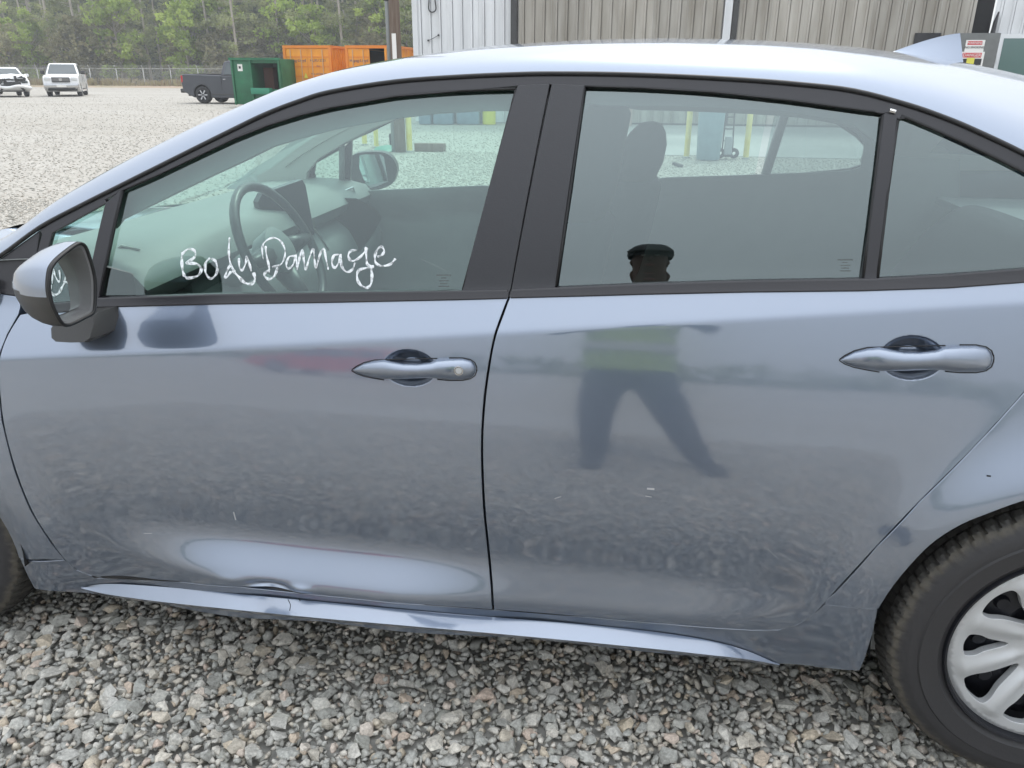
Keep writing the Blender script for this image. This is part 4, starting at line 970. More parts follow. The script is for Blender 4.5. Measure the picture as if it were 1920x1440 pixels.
# the 300 stones that show largest are objects of their own
dv = U3-CAM; zz = dv@FW; px_ = 960+F*(dv@RT)/zz; py_ = 720-F*(dv@UP)/zz
vis = (px_ > 15) & (px_ < 1905) & (py_ < 1425) & (py_ > 1085) & (U3[:, 2] > .004)
vis &= ~((px_ > 1610) & (py_ < 1240+(px_-1610)*1.05)) & (py_ > 1140+.085*px_)
sc_ = np.where(vis, Us/zz, 0); idx = np.argsort(-sc_)[:300]; keep = np.ones(len(U3), bool); keep[idx] = False
scatter('lower_gravel', L3, Ls, PB, ground); scatter('loose_gravel', U3[keep], Us[keep], PA, ground)
SM = []
for k, (pv, pt) in enumerate(PA): 
    me = bpy.data.meshes.new('stone'); me.from_pydata([tuple(v) for v in pv], [], [tuple(int(i) for i in f) for f in pt]); me.materials.append(STONE_I); me.update(); SM.append(me)
for i in idx:
    o = bpy.data.objects.new('stone', SM[rng.integers(0, len(SM))]); COL.objects.link(o); o.parent = ground; o.location = U3[i]; s_ = float(Us[i])*1.12; o.scale = (s_, s_, s_); o.rotation_euler = (rng.normal(0, .35), rng.normal(0, .35), rng.uniform(0, 6.28))
# coarser, half-sunk stones over the wider lot
def far_region(x0, x1, y0, y1, sp, s0, s1, zz_=-.010, tone=(.35, 1.)):
    p = jitter(x0, x1, y0, y1, sp); d = p-CAM[None, :2]; ang = np.degrees(np.arctan2(d[:, 0], d[:, 1])); p = p[(ang > -50) & (ang < 35)]
    p3 = np.c_[p, np.full(len(p), zz_)+rng.uniform(-.006, .006, len(p))]; return p3, rng.uniform(s0, s1, len(p)), rng.uniform(tone[0], tone[1], len(p))
def thin(a, f):      # sparser with distance
    d = np.hypot(a[0][:, 0]+1, a[0][:, 1]+1); k = rng.uniform(0, 1, len(d)) < f(d); return a[0][k], a[1][k], a[2][k]
parts_ = [far_region(-9, -3.3, .75, 7, .045, .013, .026), thin(far_region(-26, -3, 7, 24, .085, .016, .032), lambda d: np.clip(1.2-d/24, .05, 1)), thin(far_region(-55, -12, 18, 50, .26, .022, .045), lambda d: np.clip(1.1-d/60, 0, 1)), far_region(-3.3, 4.2, 1.85, 6, .050, .014, .028), far_region(-4.8, 6.5, 6, 14, .075, .016, .032)]
p3 = np.concatenate([a[0] for a in parts_]); ss = np.concatenate([a[1] for a in parts_]); tt = np.concatenate([a[2] for a in parts_])
hole = (p3[:, 0] > -1.6) & (p3[:, 1] > 14.0)
scatter('scattered_gravel', p3[~hole], ss[~hole], PB, ground, tt[~hole], tilt=.25, m=STONE_P)
# things left lying on the gravel
s = MB(); c = atz(1270, 312); s.box(-.09, .09, -.035, .035, 0, .05, Matrix.Translation(c) @ Matrix.Rotation(R(-35), 4, 'Z') @ Matrix.Rotation(R(12), 4, 'Y'), bev=.01); tag(s.build('broken_brick', mat('dark_debris', (.06,.06,.06), .8)), 'small dark broken lump lying on the pale gravel behind the car', 'debris')

# ================================================================== BUILDING
WHITEMETAL = mat('white_ribbed_metal', (.66,.67,.68), .45, var=.10, vscale=1.2, stretch=(3, 3, .35), vdetail=6)
BEIGEMETAL = mat('weathered_beige_metal', (.27,.245,.205), .55, var_col=(.42,.395,.35), vscale=1.5, stretch=(2.5, 1, .3), vdetail=8, obj_rand=.12)
DARKSTEEL = mat('dark_steel_jamb', (.05,.05,.05), .6)
BY = 24.0
def bx_(px, y=BY, py=60): return aty(px, py, y)[0]
bld = tag(empty('metal_building', (bx_(778), BY, 0)), 'white and beige ribbed metal building with tall sliding doors behind the car', 'building')
ox = bld.location.x
def ribbed(name, x0, x1, z0, z1, y, m, pitch=.305, rib=.028, wrib=.05):
    """one trapezoid-ribbed sheet"""
    V = []; xs = [x0]
    prof = [(x0, 0)]; x = x0+pitch/2
    while x+wrib < x1: prof += [(x-wrib, 0), (x-wrib*.6, -rib), (x+wrib*.35, -rib), (x+wrib*.4, .045), (x+wrib*.85, .045), (x+wrib*.9, 0)]; x += pitch
    prof.append((x1, 0)); n = len(prof)
    V = [(p-ox, y+d-BY, z0) for p, d in prof]+[(p-ox, y+d-BY, z1) for p, d in prof]
    return pyd(name, V, [(i, i+1, n+i+1, n+i) for i in range(n-1)], m, bld)
def wall_run(px0, px1, m, y, name='wall_panel', H=6.2, z0=0., pitch=.305):
    a_, b__ = bx_(px0, y), bx_(px1, y); n = max(1, round((b__-a_)/.915)); st = (b__-a_)/n
    for i in range(n): ribbed(name, a_+i*st, a_+(i+1)*st-.004, z0, H, y-(.006 if i % 2 else 0), m, pitch=pitch)
    return a_, b__
wall_run(780, 958, WHITEMETAL, BY); d0, d1 = wall_run(972, 1352, BEIGEMETAL, BY-.10, 'sliding_door_panel', z0=.05); e0, e1 = wall_run(1382, 1822, BEIGEMETAL, BY-.10, 'sliding_door_panel', z0=.05)
w0, w1 = wall_run(1858, 2300, WHITEMETAL, BY)
def bpart(name, x0, x1, y0, y1, z0, z1, m, bev=0):
    s = MB(); s.box(x0-ox, x1-ox, y0-BY, y1-BY, z0, z1, bev=bev); return s.build(name, m, bld)
bpart('corner_trim', ox-.06, ox+.10, BY-.05, BY+.12, 0, 6.2, WHITEMETAL)
bpart('door_jamb', bx_(959), bx_(970), BY-.16, BY+.05, 0, 6.2, DARKSTEEL); bpart('door_jamb', bx_(1354), bx_(1368), BY-.2, BY-.02, 0, 6.2, WHITEMETAL); bpart('door_jamb', bx_(1370), bx_(1380), BY-.15, BY-.02, 0, 6.2, DARKSTEEL)
bpart('opening_shade_slab', bx_(1823), bx_(1857), BY+.1, BY+.4, 0, 6.2, VOID)  # near-black slab fills the gap; its colour stands for the unlit inside
bpart('side_wall', ox-.02, ox+.06, BY+.1, BY+26, 0, 6.2, WHITEMETAL); bpart('back_wall', ox, w1, BY+26, BY+26.1, 0, 6.2, WHITEMETAL)
s = MB(); s.prism([(BY-.5-BY, 6.2), (13, 8.2), (26.4, 6.2), (26.4, 6.05), (13, 8.05), (-.5, 6.05)], -.3, w1-ox+.3, Matrix(((0,1,0,0),(1,0,0,0),(0,0,1,0),(0,0,0,1)))); s.build('roof', WHITEMETAL, bld)
bpart('base_trim', d0, e1, BY-.16, BY-.07, 0, .05, DARKSTEEL)
# door rail fittings, hose loop, cable, lever and window on the wall
s = MB(); s.tube(spline([aty(u, v, BY-.06)-np.array([ox, BY, 0]) for u, v in ((806,-30),(804,5),(804,18),(810,23),(817,18),(816,3),(812,-30))], 5), .018, 6); s.build('hose_loop', TRIM, bld, smooth=True)
s = MB(); s.tube([aty(u, v, BY-.05)-np.array([ox, BY, 0]) for u, v in ((803,76),(812,72),(822,66))], .008, 5)
for u, v in ((803,76),(822,66)): s.tube([aty(u, v, BY-.02)-np.array([ox, BY, 0]), aty(u, v, BY-.09)-np.array([ox, BY, 0])], .03, 8)
s.build('wall_cable', TRIM, bld)
s = MB(); s.tube([aty(u, v, BY-.12)-np.array([ox, BY, 0]) for u, v in ((1860,66),(1866,42),(1873,22))], [.06, .05, .02], 6); s.build('door_lever', TRIM, bld)
s = MB(); s.tube([aty(u, v, BY-.08)-np.array([ox, BY, 0]) for u, v in ((1868,120),(1872,60),(1879,30))], .02, 6); s.build('conduit', WHITEMETAL, bld)
a_ = aty(1880, 69, BY-.03); b__ = aty(1990, 150, BY-.03)
WHITE2 = mat('window_frame_white', (.72,.73,.74), .4)
fr = bpart('window', a_[0]-.10, b__[0], BY-.07, BY-.02, b__[2], a_[2]+.07, WHITE2)
wf = mat('window_glass', (.10,.17,.16), .08, spec=.8)
s = MB(); s.box(a_[0]+.03-ox, b__[0]-.05-ox, -.085, -.072, b__[2]+.05, a_[2]-.04); o = s.build('window_pane', wf, bld); o.parent = fr
a_ = aty(1715, 62, BY-.1); b__ = aty(1760, 80, BY-.1); bpart('vent_louvre', a_[0], b__[0], BY-.17, BY-.13, b__[2]-.3, a_[2], GLOSSBLACK)
# grey box with safety stickers
def text(body, size, m, loc, parent, name='lettering', ext=.002, align='CENTER', rot=(math.pi/2, 0, 0), sx_=1.):
    c = bpy.data.curves.new(name, 'FONT'); c.body = body; c.size = size; c.extrude = ext; c.align_x = align; c.align_y = 'CENTER'; c.resolution_u = 2
    t_ = bpy.data.objects.new('tmp', c); COL.objects.link(t_); dg = bpy.context.evaluated_depsgraph_get(); me = bpy.data.meshes.new_from_object(t_.evaluated_get(dg)); bpy.data.objects.remove(t_)
    me.materials.clear(); me.materials.append(m); o = bpy.data.objects.new(name, me); COL.objects.link(o); o.parent = parent; o.location = loc; o.rotation_euler = rot; o.scale = (sx_, 1, 1); return o
RED = mat('sign_red', (.55,.03,.04), .5); WHITE = mat('sign_white', (.75,.73,.70), .5); BLACKP = mat('print_black', (.02,.02,.02), .6); YEL = mat('sign_yellow', (.65,.60,.08), .5)
YB = 22.6; a_ = aty(1797, 62, YB); b__ = aty(1864, 126, YB)
bxo = tag(empty('electrical_cabinet', ((a_[0]+b__[0])/2, YB, 0)), 'grey steel cabinet with red and white warning stickers beside the wall window', 'cabinet'); cx_ = bxo.location.x
s = MB(); s.box(a_[0]-cx_, b__[0]-cx_, 0, .35, .9, a_[2], bev=.01); s.build('cabinet_body', mat('cabinet_grey', (.13,.135,.13), .6, var=.1), bxo, autos=40)
s = MB(); s.box(a_[0]-cx_+.06, a_[0]-cx_+.14, .08, .16, 0, .9); s.box(b__[0]-cx_-.14, b__[0]-cx_-.06, .08, .16, 0, .9); s.build('support_frame', DARKSTEEL, bxo)
def plate(u0, v0, u1, v1, m, dy, name, par=None):
    p, q = aty(u0, v0, YB), aty(u1, v1, YB); s = MB(); s.box(p[0]-cx_, q[0]-cx_, -dy, -dy+.003, q[2], p[2]); return s.build(name, m, par or bxo)
l1 = plate(1812, 75, 1843, 98, WHITE, .005, 'warning_label'); plate(1815, 77, 1841, 84, RED, .0085, 'label_band', l1)
l2 = plate(1803, 97, 1841, 124, WHITE, .011, 'danger_label'); plate(1805, 99, 1839, 108, RED, .0145, 'label_band', l2); plate(1805, 110, 1838, 122, BLACKP, .0145, 'label_panel', l2); plate(1813, 108.5, 1825, 120, YEL, .018, 'hazard_symbol', l2)
def tl(body, u, v, sz, m, dy, par): p = aty(u, v, YB); text(body, sz, m, (p[0]-cx_, -dy, p[2]), par)
tl('WARNING', 1828, 80.5, .085, WHITE, .012, l1); tl('NO SMOKING', 1827, 89, .075, BLACKP, .012, l1); tl('DANGER', 1822, 103.5, .11, WHITE, .019, l2)

# ================================================================== POLE, BOLLARDS, BINS
WOOD = mat('weathered_pole_wood', (.12,.085,.065), .9, var_col=(.20,.16,.13), vscale=5, stretch=(6, 6, .4), bump=.4, bscale=30)
pb = atz(751, 284); pole = tag(empty('utility_pole', pb), 'brown wooden utility pole with grey conduit and a white marker plate', 'pole')
s = MB(); s.tube([(0, 0, -.2), (0, 0, 3), (0, 0, 8)], [.105, .098, .085], 16); s.build('pole_shaft', WOOD, pole, smooth=True)
s = MB(); s.tube([(-.125, .0, 0), (-.125, 0, 4.5)], .045, 10); s.build('conduit', mat('grey_conduit', (.22,.23,.23), .6), pole, smooth=True)
for z in (.9, 2.6, 3.8): s = MB(); s.box(-.18, -.06, -.055, -.045, z, z+.04); s.build('conduit_strap', STEEL, pole)
s = MB(); s.box(-.03, .045, -.125, -.108, 1.62, 2.06); s.build('marker_plate', WHITE, pole)
YELP = mat('bollard_yellow', (.62,.50,.10), .55, var_col=(.70,.62,.25), vscale=5)
def bollard(px, py, r, h, lab):
    b0 = atz(px, py); o = tag(empty('bollard', b0), lab, 'bollard', 'yellow bollards beyond the car')
    s = MB(); s.lathe([(r, -.1), (r, h-.03), (r*.8, h), (.0001, h+.01)], 20, axis='z'); s.build('post', YELP, o, autos=40)
    s = MB(); s.lathe([(r*1.5, -.01), (r*1.5, .012), (r, .02)], 20, axis='z'); s.build('footing', mat('footing_concrete', (.35,.35,.33), .9), o, autos=40)
bollard(768, 284, .055, 1.15, 'yellow bollard standing right beside the utility pole')
bollard(706, 276, .045, 1.0, 'thin yellow bollard left of the utility pole, the nearer of two')
bollard(684, 271, .05, .95, 'pale yellow bollard farthest left beyond the windshield')
bollard(1287, 295, .05, 1.2, 'yellow bollard to the left of the blue grey barrel')
bollard(1398, 297, .05, 1.2, 'yellow bollard to the right of the blue grey barrel')
# barrel / wheeled bin
c = atz(1327, 299, 0); o = tag(empty('trash_barrel', c), 'blue grey plastic trash barrel between two yellow bollards', 'barrel')
s = MB(); s.lathe([(.0001, .0), (.185, .0), (.20, .02), (.232, .86), (.245, .87), (.245, .91), (.22, .91), (.20, .3), (.0001, .28)], 28, axis='z'); s.build('barrel_body', mat('barrel_blue', (.20,.29,.34), .55, var=.08), o, autos=40)
s = MB(); s.lathe([(.252, .905), (.25, .94), (.20, .985), (.0001, 1.0)], 28, axis='z'); s.build('barrel_lid', mat('barrel_lid', (.25,.34,.38), .5), o, autos=40)
c = atz(1362, 297); o = tag(empty('hand_cart', c), 'small dark hand cart standing beside the blue grey barrel', 'cart')
s = MB(); s.tube([(-.09, 0, .12), (-.07, .12, .85)], .014, 6); s.tube([(.09, 0, .12), (.07, .12, .85)], .014, 6)
for z in (.3, .5, .7): s.tube([(-.085, .03+z*.1, z), (.085, .03+z*.1, z)], .012, 6)
s.build('cart_frame', STEEL, o); s = MB(); s.box(-.12, .12, -.16, .0, .04, .06); s.build('toe_plate', STEEL, o)
for sx_ in (-1, 1): s = MB(); s.lathe([(.03, -.02), (.09, -.02), (.09, .02), (.03, .02)], 16, (sx_*.12, 0, .09), axis='y'); oo = s.build('wheel', RUBBER, o, autos=40)
s = MB(); s.box(-.06, .07, -.12, .0, .07, .38, bev=.01); tag(s.build('grey_box', mat('pale_box', (.35,.36,.38), .7)), 'small pale grey box resting on the hand cart', 'box').location = c
# timber beam and green tarp
a_, b__ = atz(777, 283), atz(832, 284); s = MB(); s.box(0, float(np.linalg.norm(b__-a_)), 0, .2, -.01, .14, bev=.008); o = tag(s.build('timber_beam', WOOD, None, autos=40), 'squared grey timber beam lying on the gravel right of the pole', 'beam'); o.location = a_; o.rotation_euler = (0, 0, math.atan2(b__[1]-a_[1], b__[0]-a_[0]))
s = MB(); gp = [(700,281),(712,278),(728,276),(742,277),(746,282),(735,284),(718,285)]; g3 = [atz(u, v, 0) for u, v in gp]; gc = np.mean(g3, axis=0)
k = len(g3); s.add(g3+[gc+(p-gc)*.8+np.array([0, 0, .05]) for p in g3]+[gc+(p-gc)*.3+np.array([0, 0, .075]) for p in g3], [(j*k+i, j*k+(i+1) % k, (j+1)*k+(i+1) % k, (j+1)*k+i) for j in range(2) for i in range(k)]+[tuple(2*k+i for i in range(k))])
tag(s.build('green_tarp', mat('green_tarp', (.05,.22,.16), .5), smooth=True), 'crumpled green tarp on the gravel left of the pole', 'tarp')
s = MB(); c = atz(739, 273); s.lathe([(.0001, 0), (.09, 0), (.10, .22), (.08, .24), (.0001, .24)], 16, axis='z'); o = tag(s.build('dark_bucket', VOID, None, autos=40), 'small dark bucket just left of the utility pole', 'bucket'); o.location = c
# bins along the foot of the building
BB = mat('bin_blue', (.16,.23,.30), .6, var=.15); 
for i, (u0, u1, hh, lab) in enumerate(((785,808,.95,'blue grey bin by the building, nearest the pole'),(812,850,.9,'wide blue grey bin at the foot of the white wall'),(856,900,.95,'blue grey bin just left of the yellow drum'))):
    p, q = atz(u0, 233), atz(u1, 233); o = tag(empty('storage_bin', ((p[0]+q[0])/2, p[1]+.3, 0)), lab, 'bin', 'bins along the wall'); hw = (q[0]-p[0])/2
    s = MB(); s.box(-hw, hw, -.3, .3, 0, hh, bev=.03); s.build('bin_body', BB, o, autos=40); s = MB(); s.box(-hw-.02, hw+.02, -.33, .33, hh, hh+.07, bev=.02); s.build('bin_lid', STEEL if i == 1 else BB, o, autos=40)
c = atz(917, 233); o = tag(empty('yellow_drum', c), 'bright yellow drum at the foot of the building', 'drum'); s = MB(); s.lathe([(.0001, 0), (.19, 0), (.2, .02), (.2, .55), (.21, .57), (.2, .6), (.2, .85), (.0001, .86)], 24, axis='z'); s.build('drum_body', mat('drum_yellow', (.70,.66,.05), .45), o, autos=40); s = MB(); s.lathe([(.215, .85), (.215, .88), (.0001, .885)], 24, axis='z'); s.build('drum_lid', mat('drum_lid_white', (.7,.7,.65), .5), o, autos=40)
c = atz(1168, 236); s = MB(); s.box(-.25, .25, -.2, .2, 0, 1.1, bev=.03); o = tag(s.build('pink_cabinet', mat('faded_pink', (.42,.30,.26), .7), None, autos=40), 'faded pinkish cabinet at the building, seen between the front seats', 'cabinet'); o.location = c

# ================================================================== DUMPSTER AND CONTAINERS
GREEN = mat('dumpster_green', (.018,.13,.060), .5, var=.18, vscale=2.5); GREEN2 = mat('dumpster_green_lid', (.03,.22,.13), .5)
DY = 33.; p, q = aty(431, 110, DY), aty(524, 110, DY); L_ = q[0]-p[0]; H_ = p[2]
dm = tag(empty('dumpster', (p[0], DY, 0)), 'tall green steel dumpster with an open side hatch and white sticker', 'dumpster')
xo = L_*.42
for nm, bx6, m in (('left_section', (0, xo, 0, 2.2, .12, H_), GREEN), ('lower_front', (xo, L_, 0, .05, .12, .75), GREEN), ('upper_front', (xo, L_, 0, .05, H_-.18, H_), GREEN), ('back_panel', (xo, L_, 2.1, 2.2, .12, H_), GREEN), ('right_panel', (L_-.08, L_, .05, 2.1, .12, H_), GREEN), ('roof_panel', (xo, L_-.08, .05, 2.1, H_-.05, H_), GREEN), ('floor_panel', (xo, L_-.08, .05, 2.1, .12, .2), VOID), ('inner_load', (xo+.1, L_*.66, .9, 1.3, .2, H_-.35), mat('rusty_load', (.12,.05,.035), .8)), ('front_hatch', (xo+.02, L_*.8, -.35, 0, .55, .80), GREEN2)):
    s = MB(); s.box(*bx6, bev=.01); s.build(nm, m, dm, autos=40)
for i, xx in enumerate((.02, xo-.08, L_-.1)): s = MB(); s.box(xx, xx+.08, -.06, -.002, .1, H_+.03); s.build('stiffener', GREEN, dm)
s = MB(); s.box(-.04, L_+.04, -.07, -.01, H_-.06, H_+.04); s.build('top_rail', GREEN, dm)
s = MB(); s.box(xo*.33, xo*.33+.22, -.012, -.002, H_-.50, H_-.22); st_ = s.build('sticker', WHITE, dm); s = MB(); s.box(xo*.33+.05, xo*.33+.15, -.016, -.0125, H_-.40, H_-.30); s.build('sticker_print', BLACKP, st_)
for xx in (.3, L_-.3): s = MB(); s.box(xx-.1, xx+.1, .3, 1.9, 0, .12); s.build('skid', STEEL, dm)
ORANGE = mat('container_orange', (.85,.35,.020), .5, var_col=(.70,.25,.03), vscale=2.2, vdetail=9, bump=.2, bscale=5); ORD = mat('container_orange_trim', (.72,.22,.02), .5)
def container(px0, px1, lab, open_right=False):
    CY = 34.5; p, q = aty(px0, 85, CY), aty(px1, 85, CY); W_ = q[0]-p[0]; H2 = p[2]; LN = 6.06
    c = tag(empty('shipping_container', (p[0], CY, 0)), lab, 'container', 'orange shipping containers')
    def P(nm, a, m, bev=0): s = MB(); s.box(*a, bev=bev); return s.build(nm, m, c)
    for xx in (0, W_-.12): P('corner_post', (xx, xx+.12, 0, .16, .15, H2), ORD); P('corner_post', (xx, xx+.12, LN-.16, LN, .15, H2), ORD)
    P('top_rail', (.12, W_-.12, .0, .12, H2-.12, H2), ORD); P('bottom_rail', (.12, W_-.12, 0, .12, 0, .15), ORD)
    for i, (xa, nm) in enumerate(((.125, 'door'), (W_/2+.005, 'door'))):
        wd = W_/2-.13
        if i == 1 and open_right:
            d = P(nm, (W_-.10, W_-.04, -wd, 0, .16, H2-.13), ORANGE); continue
        d = P(nm, (xa, xa+wd, .03, .08, .16, H2-.13), ORANGE)
        for f in (.22, .72): 
            s = MB(); s.tube([(xa+wd*f, -.0, .2), (xa+wd*f, -.0, H2-.16)], .022, 6); r_ = s.build('lock_rod', CHROME if False else mat('rod_pale', (.62,.40,.22), .5), c); r_.parent = d
        for z in np.linspace(.45, H2-.5, 5): s = MB(); s.box(xa+.02, xa+wd-.02, .012, .03, z, z+.05); r_ = s.build('door_rib', ORD, c); r_.parent = d
        if i == 0 or not open_right:
            r_ = text('Hapag-Lloyd' if i == 0 else 'HLXU 2251', .17 if i == 0 else .15, mat('container_lettering', (.06,.07,.16), .6), (xa+wd*.5, .008, H2-.62), d, sx_=1.)
            if i == 1:
                for k_, tx in enumerate(('22G1', 'MAX GW 30480 KG', 'TARE 2250 KG', 'NET 28230 KG')): text(tx, .085, MATS['container_lettering'], (xa+wd*.5, .008, H2-.85-k_*.33), d)
        if i == 0:
            s = MB(); s.box(xa+wd*.18, xa+wd*.36, .006, .0115, H2-1.25, H2-1.02); r_ = s.build('placard', WHITE, c); r_.parent = d
            s = MB(); s.prism([(xa+wd*.78, H2-1.35), (xa+wd*.98, H2-1.35), (xa+wd*.88, H2-1.12)], .004, .010); r_ = s.build('hazard_triangle', YEL, c); r_.parent = d
    for xx, nm in ((.03, 'side_wall'), (W_-.07, 'side_wall')):
        prof = []; y = .16; sg = 0
        while y < LN-.16: prof.append((y, sg)); prof.append((min(y+.09, LN-.16), sg)); sg = 1-sg; y += .14
        V = [(xx+(.036 if s1 else 0), y, .15) for y, s1 in prof]+[(xx+(.036 if s1 else 0), y, H2-.10) for y, s1 in prof]; n = len(prof)
        pyd(nm, V, [(i, i+1, n+i+1, n+i) for i in range(n-1)], ORANGE, c); P('side_rail', (xx-.02, xx+.08, .16, LN-.16, H2-.10, H2-.0), ORD); P('side_rail', (xx-.02, xx+.08, .16, LN-.16, 0, .14), ORD)
    P('roof_panel', (.05, W_-.05, .12, LN, H2-.05, H2-.01), ORANGE); P('end_wall', (.12, W_-.12, LN-.08, LN-.02, .15, H2-.1), VOID if open_right else ORANGE); P('floor_panel', (.12, W_-.12, .12, LN, .12, .16), VOID)  # open container's end wall is blackened to stand for inner shade
    if open_right: P('interior_shade_panel', (.10, .12, .2, LN-.1, .16, H2-.12), VOID); P('interior_shade_panel', (.12, W_-.12, .2, LN-.1, H2-.09, H2-.07), VOID); P('interior_shade_panel', (W_-.14, W_-.12, .2, LN-.1, .16, H2-.12), VOID)  # near-black panels put the open container's inner shade into colour
container(529, 619, 'closed orange shipping container, the left one next to the dumpster'); container(646, 737, 'orange shipping container with its right door open, left of the pole', True)

# ================================================================== PARKED VEHICLES
GLD = mat('vehicle_glass', (.05,.065,.07), .06, spec=.9); CHR = mat('vehicle_chrome', (.55,.55,.56), .2, metal=1); HL = mat('headlight_glass', (.62,.63,.62), .15, spec=.8); TLR = mat('taillight_red', (.45,.02,.02), .25)
VRIM = mat('alloy_rim', (.62,.62,.64), .35, metal=.3); VTY = mat('vehicle_tyre', (.025,.025,.026), .8)
def wheel_bg(par, x, y, r, wdt):
    s = MB(); s.lathe([(r*.62, -wdt/2), (r*.9, -wdt/2), (r, -wdt/2+.03), (r, wdt/2-.03), (r*.9, wdt/2), (r*.62, wdt/2), (r*.62, -wdt/2)], 28, axis='y'); t_ = s.build('tyre', VTY, None, autos=40); wq = empty('wheel'); wq.parent = par; wq.location = (x, y, r); t_.parent = wq
    s = MB(); sg = -1 if y < 0 else 1; s.lathe([(.0001, sg*.06), (r*.15, sg*.07), (r*.58, sg*.02), (r*.64, sg*.10)], 28, axis='y')
    rm = s.build('rim', STEEL, wq, autos=40)
    for k in range(6):
        a = k*math.pi/3; s = MB(); s.prism([(math.cos(a-.25)*r*.12, math.sin(a-.25)*r*.12), (math.cos(a+.25)*r*.12, math.sin(a+.25)*r*.12), (math.cos(a+.13)*r*.63, math.sin(a+.13)*r*.63), (math.cos(a-.13)*r*.63, math.sin(a-.13)*r*.63)], sg*.085, sg*.125); s.build('spoke', VRIM, wq)
def body_prism(prof, hw, arches, par, m, name, top_inset=0., zin=99, rarch=.45):
    """side profile (x,z) with wheel arches cut, walls with tumblehome"""
    poly = []
    for p in prof: poly.append(p)
    low = min(z for _, z in prof); pts = []
    xs_sorted = sorted(arches)
    # bottom edge with arches, prof lists the upper outline from front-bottom over the top to rear-bottom
    bot = []
    for ax_ in sorted(arches, reverse=True):
        bot += [(ax_+rarch*math.cos(a), .40+rarch*math.sin(a)) for a in np.linspace(R(-18), R(198), 14)]
    poly = prof+bot; n = len(poly); V = []
    lay = [(-hw, 0), (-hw+.0, 0), (hw, 0)]
    for sg in (-1, 1):
        for x, z in poly:
            ins = top_inset*max(0, z-zin); V.append((x, sg*(hw-ins), z))
    bm = bmesh.new(); vs = [bm.verts.new(v) for v in V]; bm.faces.new(vs[:n]); bm.faces.new(vs[n:][::-1])
    for i in range(n): j = (i+1) % n; bm.faces.new((vs[i], vs[i+n], vs[j+n], vs[j]))
    bmesh.ops.recalc_face_normals(bm, faces=bm.faces[:])
    me = bpy.data.meshes.new(name); bm.to_mesh(me); bm.free(); o = link(name, me, m, par)
    bv = o.modifiers.new('bevel', 'BEVEL'); bv.width = .035; bv.segments = 2; bv.limit_method = 'ANGLE'; bv.angle_limit = R(30); me.polygons.foreach_set('use_smooth', [True]*len(me.polygons)); me.set_sharp_from_angle(angle=R(35)); return o
def quadpart(name, pts, m, par, th=.02):
    pts = [Vector(p) for p in pts]; nrm = (pts[1]-pts[0]).cross(pts[2]-pts[0]).normalized()*th; k = len(pts)
    return pyd(name, pts+[p+nrm for p in pts], [tuple(range(k))[::-1], tuple(range(k, 2*k))]+[(i, (i+1) % k, (i+1) % k+k, i+k) for i in range(k)], m, par)
